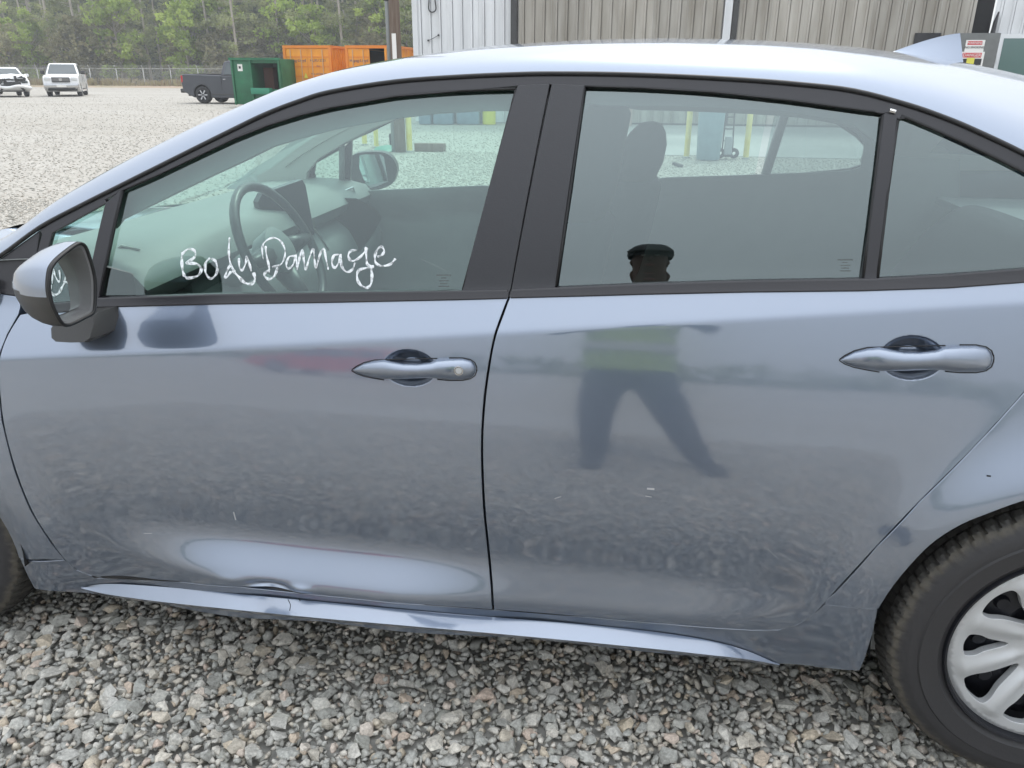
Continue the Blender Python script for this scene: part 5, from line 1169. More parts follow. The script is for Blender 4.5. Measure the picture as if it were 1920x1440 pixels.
def pickup(loc, rz, lab, m, s_=1., bed=True, dark=False):
    """front towards -x, origin under the middle"""
    t_ = tag(empty('pickup_truck', loc, rz), lab, 'pickup truck'); t_.scale = (s_,)*3; hw = .99
    prof = [(-2.85,.50),(-2.90,.80),(-2.80,1.10),(-2.55,1.20),(-1.45,1.27),(-1.3,1.28),(.75,1.28),(.80,1.30),(2.75,1.34),(2.85,1.33),(2.88,.95),(2.85,.55)]
    body_prism(prof, hw, (-1.85, 1.85), t_, m, 'body', .12, 1.0)
    c_ = body_prism([(-1.45,1.25),(-.62,1.88),(-.35,1.94),(.45,1.95),(.66,1.90),(.82,1.27)], hw-.04, (), t_, m, 'cab', .30, 1.28)
    w_ = hw-.07-.18
    quadpart('windshield', [(-1.37,-w_-.08,1.33),(-1.37,w_+.08,1.33),(-.69,w_-.06,1.86),(-.69,-w_+.06,1.86)][::-1], GLD, t_)
    for sg in (-1, 1):
        yb, yt = sg*(hw-.045), sg*(hw-.19)
        a4 = [(-1.12,yb,1.33),(-.33,yb,1.33),(-.33,yt,1.82),(-.55,yt,1.82)]; b4 = [(-.24,yb,1.33),(.62,yb,1.33),(.50,yt,1.82),(-.24,yt,1.82)]
        for q4 in (a4, b4): quadpart('side_window', q4 if sg < 0 else q4[::-1], GLD, t_)
        s = MB(); s.box(-1.12, -.98, sg*(hw+.03) if sg > 0 else -hw-.26, hw+.26 if sg > 0 else -hw-.03, 1.28, 1.50, bev=.03); s.build('side_mirror', DARKPLASTIC if dark or True else m, t_, autos=40)
        s = MB(); s.box(-2.90, -2.62, sg*.62-.16+(sg*.12), sg*.62+.16+(sg*.12), .93, 1.13, bev=.03); s.build('headlight', HL, t_, autos=40)
        s = MB(); s.box(2.80, 2.90, sg*.88-.08, sg*.88+.09, .95, 1.28, bev=.02); s.build('taillight', TLR, t_, autos=40)
        for dx in (-.20, .66): s = MB(); s.box(dx-.12, dx+.02, sg*hw-.012, sg*hw+.012, 1.10, 1.13, bev=.005); s.build('door_handle', CHR, t_)
        for x0, x1 in ((-1.28, -.27), (-.25, .78)):   # door seams as narrow recessed strips
            s = MB(); s.box(x1-.006, x1+.006, sg*(hw-.005)-.008, sg*(hw-.005)+.008, .62, 1.26); s.build('door_seam', VOID, t_)
        s = MB(); s.box(-1.3, 1.35, sg*(hw-.03)-.07, sg*(hw-.03)+.07, .40, .46, bev=.01); s.build('running_board', DARKPLASTIC, t_, autos=40)
    s = MB(); s.box(-2.945, -2.86, -.50, .50, .82, 1.12, bev=.03); s.build('grille', BLACKP if dark or True else m, t_, autos=40)
    for z in (.90, .97, 1.04): s = MB(); s.box(-2.965, -2.94, -.48, .48, z, z+.02); s.build('grille_bar', CHR, t_)
    s = MB(); s.lathe([(.0001,-.01),(.09,-.01),(.09,.01),(.0001,.01)], 16, axis='z'); oo = s.build('grille_badge', CHR, t_, autos=40); oo.location = (-2.975, 0, .98); oo.rotation_euler = (0, math.pi/2, 0)
    s = MB(); s.box(-3.02, -2.82, -.97, .97, .50, .76, bev=.05); s.build('front_bumper', CHR if not dark else DARKPLASTIC, t_, autos=40)
    s = MB(); s.box(-3.04, -3.02, -.26, .26, .55, .68); s.build('license_plate', WHITE, t_); s = MB(); s.box(-3.035, -2.9, -.75, .75, .42, .52, bev=.02); s.build('air_dam', BLACKP, t_, autos=40)
    s = MB(); s.box(2.84, 3.02, -.95, .95, .48, .68, bev=.04); s.build('rear_bumper', CHR if not dark else DARKPLASTIC, t_, autos=40)
    if bed: s = MB(); s.box(.86, 2.80, -.84, .84, 1.325, 1.365, bev=.01); s.build('bed_cover', BLACKP, t_, autos=40)
    s = MB(); s.box(-2.7, 2.7, -.8, .8, .34, .52); s.build('chassis', VOID, t_)
    for x in (-1.85, 1.85):
        for sg in (-1, 1): wheel_bg(t_, x, sg*.84, .395, .27)
    s = MB(); s.box(-1.3, -.9, .1, .45, 1.42, 1.60) if False else None
    return t_
VWHITE = mat('vehicle_white', (.72,.72,.72), .3, coat=.6, var=.05); VDARK = mat('vehicle_dark_grey', (.045,.048,.058), .3, coat=.6, metal=.3); VBLK = mat('vehicle_black', (.03,.032,.035), .3, coat=.5)
wpp = atz(120, 181); dirc = (CAM[:2]-wpp[:2]); th_ = math.atan2(dirc[1], dirc[0]); 
h_ = th_ = th_-R(6); ctrp = wpp[:2]-np.array([math.cos(h_), math.sin(h_)])*2.8
pickup((ctrp[0], ctrp[1], 0), h_+math.pi, 'white pickup truck parked nose towards the camera near the fence', VWHITE, 1.0)
p = aty(343, 180, 36.8); pickup((p[0]+2.95, 36.8+.9, 0), math.pi, 'dark grey pickup truck seen from its side, partly behind the green dumpster', VDARK, 1.0, dark=True)
# wrecked white SUV with crumpled bonnet
def suv(loc, rz, lab, m, wreck):
    t_ = tag(empty('wrecked_suv' if wreck else 'dark_suv', loc, rz), lab, 'suv'); hw = .93
    prof = [(-2.25,.42),(-2.32,.70),(-2.22,.92),(-1.9,1.02),(-1.15,1.10),(2.1,1.15),(2.28,1.0),(2.30,.55),(2.25,.42)]
    bd = body_prism(prof, hw, (-1.4, 1.35), t_, m, 'body', .15, .9, rarch=.40)
    cb_ = body_prism([(-1.25,1.06),(-.45,1.60),(-.1,1.68),(1.4,1.68),(1.85,1.58),(2.15,1.12)], hw-.05, (), t_, m, 'cab', .32, 1.1)
    w_ = .70; quadpart('windshield', [(-1.17,-w_-.06,1.14),(-1.17,w_+.06,1.14),(-.51,w_-.1,1.585),(-.51,-w_+.1,1.585)][::-1], GLD, t_)
    for sg in (-1, 1):
        yb, yt = sg*(hw-.055), sg*(hw-.185)
        for q4 in ([(-.95,yb,1.14),(-.08,yb,1.14),(-.08,yt,1.56),(-.35,yt,1.56)], [(0,yb,1.14),(.95,yb,1.14),(.90,yt,1.56),(0,yt,1.56)], [(1.05,yb,1.14),(1.85,yb,1.14),(1.6,yt,1.56),(1.0,yt,1.56)]): quadpart('side_window', q4 if sg < 0 else q4[::-1], GLD, t_)
        s = MB(); s.box(-.98, -.85, sg*(hw+.12)-.11, sg*(hw+.12)+.11, 1.13, 1.30, bev=.03); s.build('side_mirror', m, t_, autos=40)
        s = MB(); s.box(-2.31, -2.05, sg*.66-.17, sg*.66+.17, .76, .92, bev=.04); s.build('headlight', HL if not wreck else GLD, t_, autos=40)
        s = MB(); s.box(2.18, 2.31, sg*.78-.12, sg*.78+.12, .85, 1.1, bev=.03); s.build('taillight', TLR, t_, autos=40)
        for x in (-1.4, 1.35):
            wheel_bg(t_, x, sg*.78, .36, .24)
    s = MB(); s.box(-2.37, -2.25, -.45, .45, .62, .86, bev=.03); s.build('grille', BLACKP, t_, autos=40)
    s = MB(); s.box(-2.0, 2.0, -.7, .7, .3, .45); s.build('chassis', VOID, t_)
    if wreck:
        rr_ = random.Random(3)
        bm = bmesh.new(); bmesh.ops.create_grid(bm, x_segments=12, y_segments=14, size=1)
        for v in bm.verts:
            u, w2 = v.co.x, v.co.y; zz2 = 1.14+.16*math.exp(-((u+.15)/.32)**2)*(1-.35*abs(w2+.2))+.05*mnoise.noise(Vector((u*3, w2*3, 1)))
            v.co = Vector((-1.75+u*.55, w2*.86, zz2-.10*(u < -.6)*abs(u)))
        bmesh.ops.solidify(bm, geom=bm.faces[:], thickness=.02); me = bpy.data.meshes.new('crumpled_hood'); bm.to_mesh(me); bm.free(); link('crumpled_hood', me, m, t_)
        s = MB(); 
        for i in range(16):
            x, y, z = -2.25+rr_.uniform(-.12, .15), rr_.uniform(-.7, .7), rr_.uniform(.5, 1.05); a = rr_.uniform(.05, .16); s.box(-a, a, -a*1.3, a*1.3, -a*.4, a*.4, Matrix.Translation((x, y, z)) @ Matrix.Rotation(rr_.uniform(0, 3), 4, 'X') @ Matrix.Rotation(rr_.uniform(0, 3), 4, 'Y'))
        o = s.build('torn_front_parts', BLACKP, t_); o['kind'] = 'stuff'
        s = MB(); s.tube(spline([(-2.40,-.95,.50),(-2.52,-.3,.62),(-2.42,.3,.52),(-2.30,.9,.62)], 4), [.09]*13, 8); s.build('hanging_bumper', m, t_, smooth=True)
    else:
        s = MB(); s.box(-2.40, -2.25, -.9, .9, .42, .62, bev=.05); s.build('front_bumper', m, t_, autos=40)
        for sg in (-1, 1): s = MB(); s.tube([(-.1, sg*.62, 1.69), (-.05, sg*.62, 1.74), (1.4, sg*.62, 1.74), (1.45, sg*.62, 1.69)], .02, 6); s.build('roof_rail', CHR, t_)
    return t_
wp2 = atz(28, 182); h_ = math.atan2(CAM[1]-wp2[1], CAM[0]-wp2[0])+R(8); c2 = wp2[:2]-np.array([math.cos(h_), math.sin(h_)])*2.2
suv((c2[0], c2[1], 0), h_+math.pi, 'wrecked white SUV with crumpled bonnet and torn front at the left edge', VWHITE, True)
c3 = c2+np.array([-6.2, 5.0]); suv((c3[0], c3[1], 0), h_+math.pi+R(4), 'dark SUV with roof rails parked behind the wrecked white SUV', VBLK, False)

# ================================================================== FENCE AND FOREST
GALV = mat('galvanised_steel', (.50,.50,.47), .6, metal=.15)
FYY = 80.; fx0 = atz(73, 163)[0]; fx1_ = aty(171, 150, FYY)[0]; stp = (aty(373, 150, FYY)[0]-aty(171, 150, FYY)[0])/4
fxa = aty(171, 150, FYY)[0]-stp*9; npost = 26
fen = tag(empty('chain_link_fence', (fxa, FYY, 0)), 'grey chain link fence with barbed wire in front of the forest', 'fence')
for i in range(npost):
    s = MB(); s.tube([(0, 0, -.2), (0, 0, 1.85)], .045, 8); s.tube([(0, 0, 1.85), (0, -.22, 2.15)], .03, 6); o = s.build('post', GALV, fen, smooth=True) if i == 0 else link('post', pm, None, fen)
    if i == 0: pm = o.data
    o.location = (i*stp, 0, 0)
LW = stp*(npost-1)
s = MB(); s.tube([(0, 0, 1.83), (LW, 0, 1.83)], .022, 6); s.build('top_rail', GALV, fen)
for k in range(3): s = MB(); s.tube([(0, -.06-.07*k, 1.93+.09*k), (LW, -.06-.07*k, 1.93+.09*k)], .008, 4); s.build('barbed_wire', GALV, fen)
V = []; Fs = []; n_d = int(LW/.09)
for i in range(n_d):
    x = i*.09
    for sg in (1, -1):
        xa, xb = (x, x+1.8) if sg > 0 else (x+1.8, x); k = len(V); hwz = .0045
        if max(xa, xb) > LW: continue
        V += [(xa-hwz, .002*sg, 0), (xa+hwz, .002*sg, 0), (xb+hwz, .002*sg, 1.82), (xb-hwz, .002*sg, 1.82)]; Fs.append((k, k+1, k+2, k+3))
o = pyd('chain_mesh', V, Fs, GALV, fen); o['kind'] = 'stuff'
def leafmat(name, c1, c2, trl=.25):
    m = bpy.data.materials.new(name); m.use_nodes = True; t = m.node_tree; b = t.nodes['Principled BSDF']; b.inputs['Roughness'].default_value = .75; b.inputs['Specular IOR Level'].default_value = .2
    a = N(t, 'ShaderNodeAttribute'); a.attribute_name = 'tone'; r = N(t, 'ShaderNodeValToRGB'); r.color_ramp.elements[0].color = (*c1, 1); r.color_ramp.elements[1].color = (*c2, 1); t.links.new(a.outputs['Fac'], r.inputs[0])
    oi = N(t, 'ShaderNodeObjectInfo'); ma = N(t, 'ShaderNodeMapRange'); ma.inputs[3].default_value = .78; ma.inputs[4].default_value = 1.25; t.links.new(oi.outputs['Random'], ma.inputs[0]); hs = N(t, 'ShaderNodeHueSaturation'); t.links.new(ma.outputs[0], hs.inputs['Value']); t.links.new(r.outputs[0], hs.inputs['Color']); t.links.new(hs.outputs[0], b.inputs['Base Color'])
    tr = N(t, 'ShaderNodeBsdfTranslucent'); t.links.new(hs.outputs[0], tr.inputs[0]); mi = N(t, 'ShaderNodeMixShader'); mi.inputs[0].default_value = trl; out = t.nodes['Material Output']; t.links.new(b.outputs[0], mi.inputs[1]); t.links.new(tr.outputs[0], mi.inputs[2]); t.links.new(mi.outputs[0], out.inputs[0]); return m
LEAF1 = leafmat('fresh_green_leaves', (.25,.35,.08), (.50,.60,.15), .45); LEAF2 = leafmat('pine_needles', (.18,.215,.10), (.33,.35,.15), .4); LEAF3 = leafmat('olive_leaves', (.20,.20,.11), (.38,.35,.19), .4)
BARK = mat('pine_bark', (.30,.26,.22), .95, var_col=(.46,.41,.35), vscale=3, stretch=(3, 3, .5))
def leaves(cl, size, per, sq_=1.):
    """leaf clumps: cl = list of (centre, radius); returns mesh data with per-clump tone"""
    n = len(cl)*per; C_ = np.repeat(np.array([c for c, r in cl]), per, 0); Rr_ = np.repeat(np.array([r for c, r in cl]), per)
    d = rng.normal(size=(n, 3)); d /= np.linalg.norm(d, axis=1)[:, None]; d *= (rng.uniform(.25, 1, n)**.5*Rr_)[:, None]; d[:, 2] *= .72; P0 = C_+d
    a = rng.normal(size=(n, 3)); a /= np.linalg.norm(a, axis=1)[:, None]; b = np.cross(a, rng.normal(size=(n, 3))); b /= np.linalg.norm(b, axis=1)[:, None]
    sz = (size*rng.uniform(.6, 1.4, n))[:, None]; Q = np.stack([P0-a*sz, P0+b*sz*.55, P0+a*sz, P0-b*sz*.55], 1).reshape(-1, 3)
    tone = np.repeat(rng.uniform(0, .65, len(cl)), per)+rng.uniform(0, .35, n); return Q, np.repeat(tone, 4)
def leafmesh(name, Q, T, m):
    n = len(Q)//4; me = bpy.data.meshes.new(name); me.vertices.add(len(Q)); me.vertices.foreach_set('co', Q.ravel()); me.loops.add(len(Q)); me.loops.foreach_set('vertex_index', np.arange(len(Q), dtype=np.int32)); me.polygons.add(n); me.polygons.foreach_set('loop_start', np.arange(0, len(Q), 4, dtype=np.int32)); me.update(calc_edges=True)
    at = me.attributes.new('tone', 'FLOAT', 'POINT'); at.data.foreach_set('value', T.astype(np.float32)); me.materials.append(m); return me
def tree_proto(kind):
    rr = random.Random(kind*7+1); s = MB(); cl = []
    if kind < 3:     # pine: tall bare trunk, thin low limbs, high crown
        H = (17, 19, 15)[kind]; bend = rr.uniform(-.5, .5); tr = [(bend*(z/H)**2, 0, z) for z in np.linspace(-.2, H, 8)]; s.tube(tr, list(np.linspace(.20, .05, 8)), 8)
        for i in range(26):
            z = rr.uniform(3.2, H) if i > 8 else rr.uniform(2.2, 7); a = rr.uniform(0, 6.28); L = (1.0+1.9*math.sin(math.pi*min(1, (z-1.5)/(H))))*rr.uniform(.6, 1.1); x0 = bend*(z/H)**2
            e_ = (x0+L*math.cos(a), L*math.sin(a), z+L*rr.uniform(.0, .35)); s.tube([(x0, 0, z), e_], [.035, .01], 4)
            for f in (.55, .8, 1.05): cl.append((np.array([x0+(e_[0]-x0)*f, e_[1]*f, z+(e_[2]-z)*f]), rr.uniform(.35, .75)))
        return s, leaves(cl, .17, 26), LEAF2
    H = (7.5, 9.5, 6)[kind-3]; s.tube([(0,0,-.2),(.1,0,H*.4),(.0,.1,H*.9)], [.13,.09,.03], 6)
    for i in range(int(26+H*2)):
        z = rr.uniform(.6, H); a = rr.uniform(0, 6.28); L = (.5+2.2*math.sin(math.pi*min(1, z/H*.85+.12)))*rr.uniform(.45, 1); e_ = (L*math.cos(a), L*math.sin(a), z+L*.3); s.tube([(0, 0, z*.8), e_], [.04, .008], 4); cl.append((np.array(e_), rr.uniform(.45, .95)))
        if rr.random() < .6: cl.append((np.array(e_)*np.array([.5, .5, 1]), rr.uniform(.4, .8)))
    return s, leaves(cl, .19, 42), (LEAF1 if kind != 5 else LEAF3)
TP = []
for k in range(6):
    s, (Q, T), lm = tree_proto(k); tm = s.build('trunk', BARK, None, smooth=True); cmesh = leafmesh('crown', Q, T, lm); TP.append((tm.data, cmesh)); bpy.data.objects.remove(tm)
TLAB = ['tall pine with a bare straight trunk in the forest behind the fence']*3+['light green broadleaf tree at the forest edge behind the fence']*2+['low olive green tree at the forest edge behind the fence']
TGR = ['pines in the forest']*3+['broadleaf trees at the forest edge']*2+['low olive trees at the forest edge']
tr_ = random.Random(11)
TREES = []
def put_tree(k, x, y, sc):
    o = tag(empty(['pine_tree','pine_tree','pine_tree','broadleaf_tree','broadleaf_tree','understory_tree'][k], (x, y, -.02), tr_.uniform(0, 6.28)), TLAB[k], 'tree', TGR[k]); o.scale = (sc,)*3
    link('trunk', TP[k][0], None, o); link('crown', TP[k][1], None, o); TREES.append((o, k))
for i in range(44): put_tree(tr_.choice((0, 1, 2)), -80+i*1.6+tr_.uniform(-.8, .8), tr_.uniform(87, 100), tr_.uniform(.85, 1.15))
for i in range(34): put_tree(tr_.choice((3, 4, 5, 5)), -80+i*2.0+tr_.uniform(-1.1, 1.1), tr_.uniform(85, 93), tr_.uniform(.75, 1.2))
# the wood behind reads as one mass
cl = []
for i in range(1500): cl.append((np.array([tr_.uniform(-105, 5), tr_.uniform(100, 112), tr_.uniform(0, 17)**1.0]), tr_.uniform(.8, 1.8)))
Q, T = leaves(cl, .33, 34); o = link('dense_wood', leafmesh('dense_wood', Q, T, LEAF2), None); tag(o, 'dense dark mass of forest foliage behind the first rows of trees', 'forest', kind='stuff')
s = MB(); s.box(-110, 8, 112, 113, -1, 16); o = s.build('forest_backdrop', mat('forest_shade_tone', (.07,.09,.05), 1.), None); tag(o, 'dark backdrop slab behind the trees, coloured for the deep shade of the wood', 'forest', kind='stuff')  # flat slab; the wood's deep shade is put into its colour
# dry grass and clay bank along the fence
n = 16000; gx = rng.uniform(-88, -12, n); gy = rng.uniform(79.0, 86, n); hh = rng.uniform(.15, .75, n)*(.6+.6*np.abs(np.sin(gx*.35)))
Q = np.stack([np.c_[gx-.03, gy, np.zeros(n)-.02], np.c_[gx+.03, gy, np.zeros(n)-.02], np.c_[gx+.03+rng.uniform(-.12, .12, n), gy, hh], np.c_[gx+rng.uniform(-.12, .12, n)-.01, gy, hh]], 1).reshape(-1, 3)
GRS = leafmat('dry_grass', (.30,.22,.14), (.40,.36,.20), .2); o = link('dry_grass', leafmesh('dry_grass', Q, np.repeat(rng.uniform(0, 1, n), 4), GRS), None); tag(o, 'dry tan grass growing along the chain link fence', 'grass', kind='stuff')
s = MB(); V = [(-130, 76.5, -.02), (10, 76.5, -.02), (-130, 80, .18), (10, 80, .18), (-130, 120, .6), (10, 120, .6)]; o = pyd('clay_bank', V, [(0,1,3,2),(2,3,5,4)], mat('pink_clay', (.36,.26,.19), .95, var_col=(.25,.22,.14), vscale=.3, vdetail=8)); tag(o, kind='structure')

# what the paint mirrors: a red car and a line of trees on the photographer's side
REDP = mat('vehicle_red', (.45,.02,.02), .3, coat=.6)
rs = suv((-8.5, -17, 0), R(10), 'red SUV parked behind the photographer, seen only as a streak in the door', REDP, False); rs.name = 'red_suv'
KINDW = ['pine', 'pine', 'pine', 'broadleaf tree', 'broadleaf tree', 'low olive tree']
BACK = []
cl = [(np.array([tr_.uniform(-260, 260), tr_.uniform(-185, -172), tr_.uniform(0, 1)**1.5*9]), tr_.uniform(1.2, 2.6)) for i in range(1500)]
Q, T = leaves(cl, .8, 16); o = link('distant_wood', leafmesh('distant_wood', Q, T, LEAF2), None); tag(o, 'low dark band of woodland far behind the photographer', 'forest', kind='stuff')
ORD = ['first','second','third','fourth','fifth','sixth','seventh','eighth','ninth','tenth','eleventh','twelfth','thirteenth','fourteenth','fifteenth','sixteenth','seventeenth','eighteenth','nineteenth','twentieth']
zones = [(-1e9, 5, 'left of the frame edge'), (5, 80, 'above the wrecked SUV'), (80, 170, 'above the white pickup'), (170, 260, 'above the empty lot, nearer the white pickup'), (260, 340, 'above the empty lot, nearer the dark pickup'), (340, 428, 'above the dark pickup'), (428, 528, 'above the green dumpster'), (528, 640, 'above the left orange container'), (640, 730, 'above the open orange container'), (730, 780, 'beside the utility pole'), (780, 1e9, 'hidden behind the metal building')]
buck = {}
for o, k in TREES:
    if (o, k) in BACK: buck.setdefault(('far behind the photographer', KINDW[k]), []).append((-o.location.x, o)); continue
    px = proj(np.array(o.location)+np.array([0, 0, 3]))[0]; zn = [z_[2] for z_ in zones if z_[0] <= px < z_[1]][0]; buck.setdefault((zn, KINDW[k]), []).append((px, o))
for (zn, kw), L in buck.items():
    for i, (_, o) in enumerate(sorted(L, key=lambda q: q[0])): o['label'] = ('only %s of its row %s' % (kw, zn)) if len(L) == 1 else '%s %s from the left %s' % (ORD[i], kw, zn); o['group'] = TGR[0 if kw == 'pine' else 3 if kw == 'broadleaf tree' else 5]

# ================================================================== THE PERSON TAKING THE PICTURE (seen in reflections)
per = tag(empty('person', (CAM[0], 0, 0)), 'person in dark clothes, lime vest and dark cap holding a phone, reflected in rear door', 'person')
def skin(name, nodes, edges, m, par, sub=1, root=0):
    me = bpy.data.meshes.new(name); me.from_pydata([n[0] for n in nodes], edges, []); o = bpy.data.objects.new(name, me); COL.objects.link(o)
    md = o.modifiers.new('skin', 'SKIN'); md.use_smooth_shade = True
    for i, n_ in enumerate(nodes): r = n_[1]; me.skin_vertices[0].data[i].radius = r if hasattr(r, '__len__') else (r, r)
    me.skin_vertices[0].data[root].use_root = True
    if sub: ss_ = o.modifiers.new('sub', 'SUBSURF'); ss_.levels = sub; ss_.render_levels = sub
    dg = bpy.context.evaluated_depsgraph_get(); me2 = bpy.data.meshes.new_from_object(o.evaluated_get(dg)); bpy.data.objects.remove(o)
    me2.polygons.foreach_set('use_smooth', [True]*len(me2.polygons)); me2.materials.clear(); o = bpy.data.objects.new(name, me2); COL.objects.link(o); me2.materials.append(m); o.parent = par; return o
CLOTH = mat('dark_clothes', (.015,.018,.028), .9); SKIN_ = mat('skin', (.13,.07,.05), .55); LIME = mat('lime_vest', (.36,.48,.10), .7); CAPM = mat('dark_cap', (.02,.022,.025), .8)
PYc = -1.78
# one continuous figure: pelvis, spine, neck, head, arms to the phone, legs in a wide stance
nod = [((0,PYc,.95),(.15,.11)), ((0,PYc,1.12),(.14,.11)), ((0,PYc,1.28),(.17,.115)), ((0,PYc,1.40),(.15,.09)), ((0,PYc+.01,1.47),(.055,.055)), ((0,PYc+.03,1.54),(.064,.075)), ((0,PYc+.04,1.63),(.100,.115)), ((0,PYc+.04,1.72),(.075,.085)),
 ((-.20,PYc,1.38),(.06,.06)), ((-.34,PYc+.06,1.16),(.048,.048)), ((-.20,PYc+.28,1.27),(.036,.036)), ((-.10,PYc+.36,1.34),(.026,.022)),
 ((.20,PYc,1.38),(.06,.06)), ((.34,PYc+.06,1.16),(.048,.048)), ((.20,PYc+.28,1.27),(.036,.036)), ((.10,PYc+.36,1.34),(.026,.022)),
 ((-.10,PYc,.86),(.115,.115)), ((-.13,PYc+.03,.50),(.088,.088)), ((-.12,PYc-.02,.10),(.062,.062)), ((-.13,PYc+.12,.035),(.045,.03)),
 ((.11,PYc,.86),(.115,.115)), ((.22,PYc+.02,.50),(.088,.088)), ((.35,PYc-.06,.10),(.060,.060)), ((.40,PYc+.07,.035),(.045,.03))]
edg = [(0,1),(1,2),(2,3),(3,4),(4,5),(5,6),(6,7),(3,8),(8,9),(9,10),(10,11),(3,12),(12,13),(13,14),(14,15),(0,16),(16,17),(17,18),(18,19),(0,20),(20,21),(21,22),(22,23)]
body = skin('body', nod, edg, CLOTH, per)
# skin colour on head and hands: faces by height and reach
body.data.materials.append(SKIN_)
for p_ in body.data.polygons:
    c = p_.center
    if c.z > 1.475 or (c.y > PYc+.30 and c.z > 1.2): p_.material_index = 1
def hand(sg):
    b0 = Vector((sg*.10, PYc+.36, 1.34)); 
    nod = [((b0.x, b0.y, b0.z), (.026,.018)), ((b0.x-sg*.018, b0.y+.03, b0.z+.02), (.034,.016))]; edg = [(0,1)]
    for k, (dz, L) in enumerate(((.028,.036),(.010,.040),(-.008,.038),(-.026,.030))):
        i0 = len(nod); nod += [((b0.x-sg*.028, b0.y+.045, b0.z+.02+dz), .0095), ((b0.x-sg*.040, b0.y+.045+L*.7, b0.z+.022+dz), .0085), ((b0.x-sg*(.040+L*.5), b0.y+.045+L*.9, b0.z+.022+dz), .0075)]; edg += [(1,i0),(i0,i0+1),(i0+1,i0+2)]
    i0 = len(nod); nod += [((b0.x-sg*.015, b0.y+.02, b0.z+.045), .011), ((b0.x-sg*.04, b0.y+.03, b0.z+.058), .009)]; edg += [(1,i0),(i0,i0+1)]
    return skin('hand', nod, edg, SKIN_, per)
hand(-1); hand(1)
# vest: follows the torso
V = []; Fs = []; nn = 28
for z, wx_, wy in ((.90,.205,.150),(1.0,.200,.146),(1.12,.195,.142),(1.25,.215,.145),(1.35,.205,.130),(1.42,.150,.10)):
    for k in range(nn): a = 2*math.pi*k/nn; V.append((wx_*math.cos(a), PYc+wy*math.sin(a), z))
for i in range(5):
    for k in range(nn): Fs.append((i*nn+k, i*nn+(k+1) % nn, (i+1)*nn+(k+1) % nn, (i+1)*nn+k))
vest = pyd('safety_vest', V, Fs, LIME, per, True)
for z0 in (1.02, 1.20):
    V = []; Fs = []
    for z in (z0, z0+.05):
        for k in range(nn): a = 2*math.pi*k/nn; V.append((.213*math.cos(a), PYc+.153*math.sin(a), z))
    for k in range(nn): Fs.append((k, (k+1) % nn, (k+1) % nn+nn, k+nn))
    pyd('reflective_band', V, Fs, mat('reflective_tape', (.6,.6,.58), .4), vest, True)
# face, ears, cap
HC = Vector((0, PYc+.045, 1.63))
s = MB(); s.tube([HC+Vector((0, .085, .02)), HC+Vector((0, .112, -.012)), HC+Vector((0, .09, -.022))], [.008, .014, .010], 8); s.build('nose', SKIN_, per, smooth=True)
for sg in (-1, 1):
    s = MB(); s.lathe([(.0001,-.008),(.010,-.004),(.012,.002),(.0001,.006)], 12, (0,0,0), 'y'); o = s.build('eye', mat('eye_white', (.6,.6,.58), .2), per, smooth=True); o.location = HC+Vector((sg*.030, .083, .025))
    s = MB(); s.tube([HC+Vector((sg*.072, .0, .01)), HC+Vector((sg*.079, -.005, -.008)), HC+Vector((sg*.073, 0, -.03))], [.009, .011, .008], 8); s.build('ear', SKIN_, per, smooth=True)
s = MB(); s.tube([HC+Vector((-.025, .083, -.05)), HC+Vector((0, .092, -.052)), HC+Vector((.025, .083, -.05))], [.005, .008, .005], 8); s.build('mouth', mat('lips', (.22,.08,.07), .5), per, smooth=True)
s = MB(); s.lathe([(.098,.02),(.104,.045),(.100,.08),(.075,.112),(.035,.126),(.0001,.128)], 28, tuple(HC), 'z'); cp_ = s.build('cap', CAPM, per, smooth=True)
V = []; 
for t_ in range(9):
    a = R(30+15*t_); V += [(HC.x+.10*math.cos(a), HC.y+.10*math.sin(a), HC.z+.045), (HC.x+.115*math.cos(a), HC.y+.08+.11*math.sin(a), HC.z+.030)]
pyd('cap_peak', V+[(v[0], v[1], v[2]-.006) for v in V], [(2*i, 2*i+1, 2*i+3, 2*i+2) for i in range(8)]+[(18+2*i, 18+2*i+2, 18+2*i+3, 18+2*i+1) for i in range(8)]+[(2*i+1, 18+2*i+1, 18+2*i+3, 2*i+3) for i in range(8)], CAPM, cp_, True)
for sg, xx in ((-1, -.135), (1, .395)): s = MB(); s.box(xx-.05, xx+.05, PYc-.10+(.0 if sg < 0 else -.04), PYc+.20-(.0 if sg < 0 else .04), .0, .085, bev=.03); s.build('boot', CAPM, per, autos=50)
s = MB(); s.box(CAM[0]-.075, CAM[0]+.075, CAM[1]-.035, CAM[1]-.026, CAM[2]-.036, CAM[2]+.036, bev=.003); tag(s.build('phone', GLOSSBLACK, None, autos=40), 'black phone held up in both hands of the person, seen only as a reflection', 'phone')

# thin spring haze over the lot
hz = MB(); hz.box(-125, 75, -40, 125, -1.5, 24); hzm = bpy.data.materials.new('haze_air'); hzm.use_nodes = True; t = hzm.node_tree; t.nodes.remove(t.nodes['Principled BSDF'])
pv = N(t, 'ShaderNodeVolumePrincipled'); pv.inputs['Color'].default_value = (.93, .96, 1, 1); pv.inputs['Density'].default_value = .0014; pv.inputs['Anisotropy'].default_value = .2; t.links.new(pv.outputs[0], t.nodes['Material Output'].inputs['Volume'])
ho = hz.build('haze', hzm); tag(ho, 'pale thin haze in the air over the whole lot', 'haze', kind='stuff')
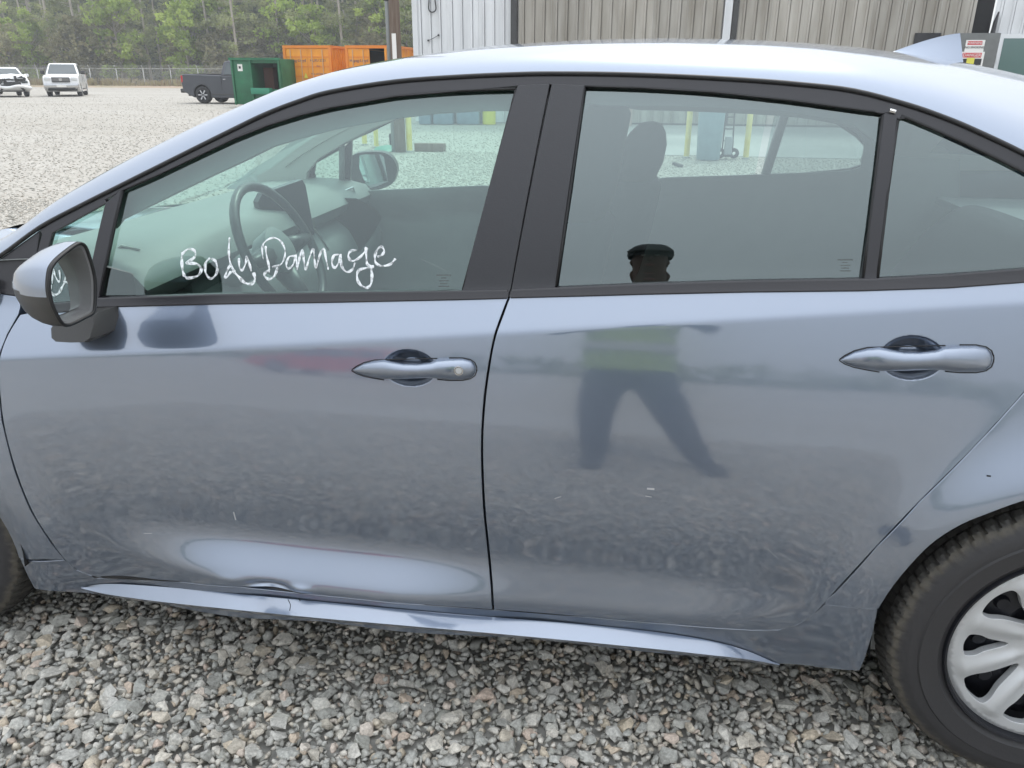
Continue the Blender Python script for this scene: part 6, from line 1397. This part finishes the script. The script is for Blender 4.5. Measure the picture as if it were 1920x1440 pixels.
# ================================================================== every loose piece its own object
def split_pieces():
    for o in list(scene.objects):
        if o.type != 'MESH' or o.get('kind') == 'stuff' or o.data.users > 1 or o.data.has_custom_normals or o.modifiers: continue
        me = o.data; nv = len(me.vertices)
        if nv < 6 or nv > 60000: continue
        par = list(range(nv))
        def find(a):
            while par[a] != a: par[a] = par[par[a]]; a = par[a]
            return a
        for e in me.edges:
            a, b = find(e.vertices[0]), find(e.vertices[1])
            if a != b: par[a] = b
        root = np.array([find(i) for i in range(nv)]); ids, isl = np.unique(root, return_inverse=True); k = len(ids)
        if k < 2 or k > 250: continue
        co = np.empty(nv*3); me.vertices.foreach_get('co', co); co = co.reshape(-1, 3)
        lo = np.full((k, 3), np.inf); hi = -lo; np.minimum.at(lo, isl, co); np.maximum.at(hi, isl, co); size = (hi-lo).max(1)
        gap = np.maximum(0, np.maximum(lo[:, None]-hi[None], lo[None]-hi[:, None])); near = np.sqrt((gap**2).sum(2)) <= np.maximum(.02, .5*np.maximum(size[:, None], size[None]))
        g = list(range(k))
        def f2(a):
            while g[a] != a: a = g[a]
            return a
        for a, b in zip(*np.nonzero(np.triu(near, 1))):
            a, b = f2(a), f2(b)
            if a != b: g[a] = b
        grp = np.array([f2(i) for i in range(k)]); gs = np.unique(grp)
        if len(gs) < 2: continue
        vg = grp[isl]; sharp = [e.use_edge_sharp for e in me.edges]; sk = {tuple(sorted(e.vertices)): s_ for e, s_ in zip(me.edges, sharp)}
        polys = [(tuple(p.vertices), p.use_smooth, p.material_index) for p in me.polygons]
        for n_, gg in enumerate(gs):
            vi = np.nonzero(vg == gg)[0]; mp = {int(v): i for i, v in enumerate(vi)}; ps = [p for p in polys if p[0][0] in mp]
            m2 = bpy.data.meshes.new(me.name); m2.from_pydata([tuple(co[v]) for v in vi], [], [tuple(mp[v] for v in p[0]) for p in ps])
            for q, p in zip(m2.polygons, ps): q.use_smooth = p[1]; q.material_index = p[2]
            inv = {i: v for v, i in mp.items()}
            for e in m2.edges: e.use_edge_sharp = sk.get(tuple(sorted((inv[e.vertices[0]], inv[e.vertices[1]]))), False)
            for m_ in me.materials: m2.materials.append(m_)
            m2.update()
            if n_ == 0: o.data = m2
            else:
                c = o.copy(); c.data = m2; COL.objects.link(c)
                for kk_ in ('label', 'category'):
                    if kk_ in c: del c[kk_]
split_pieces()
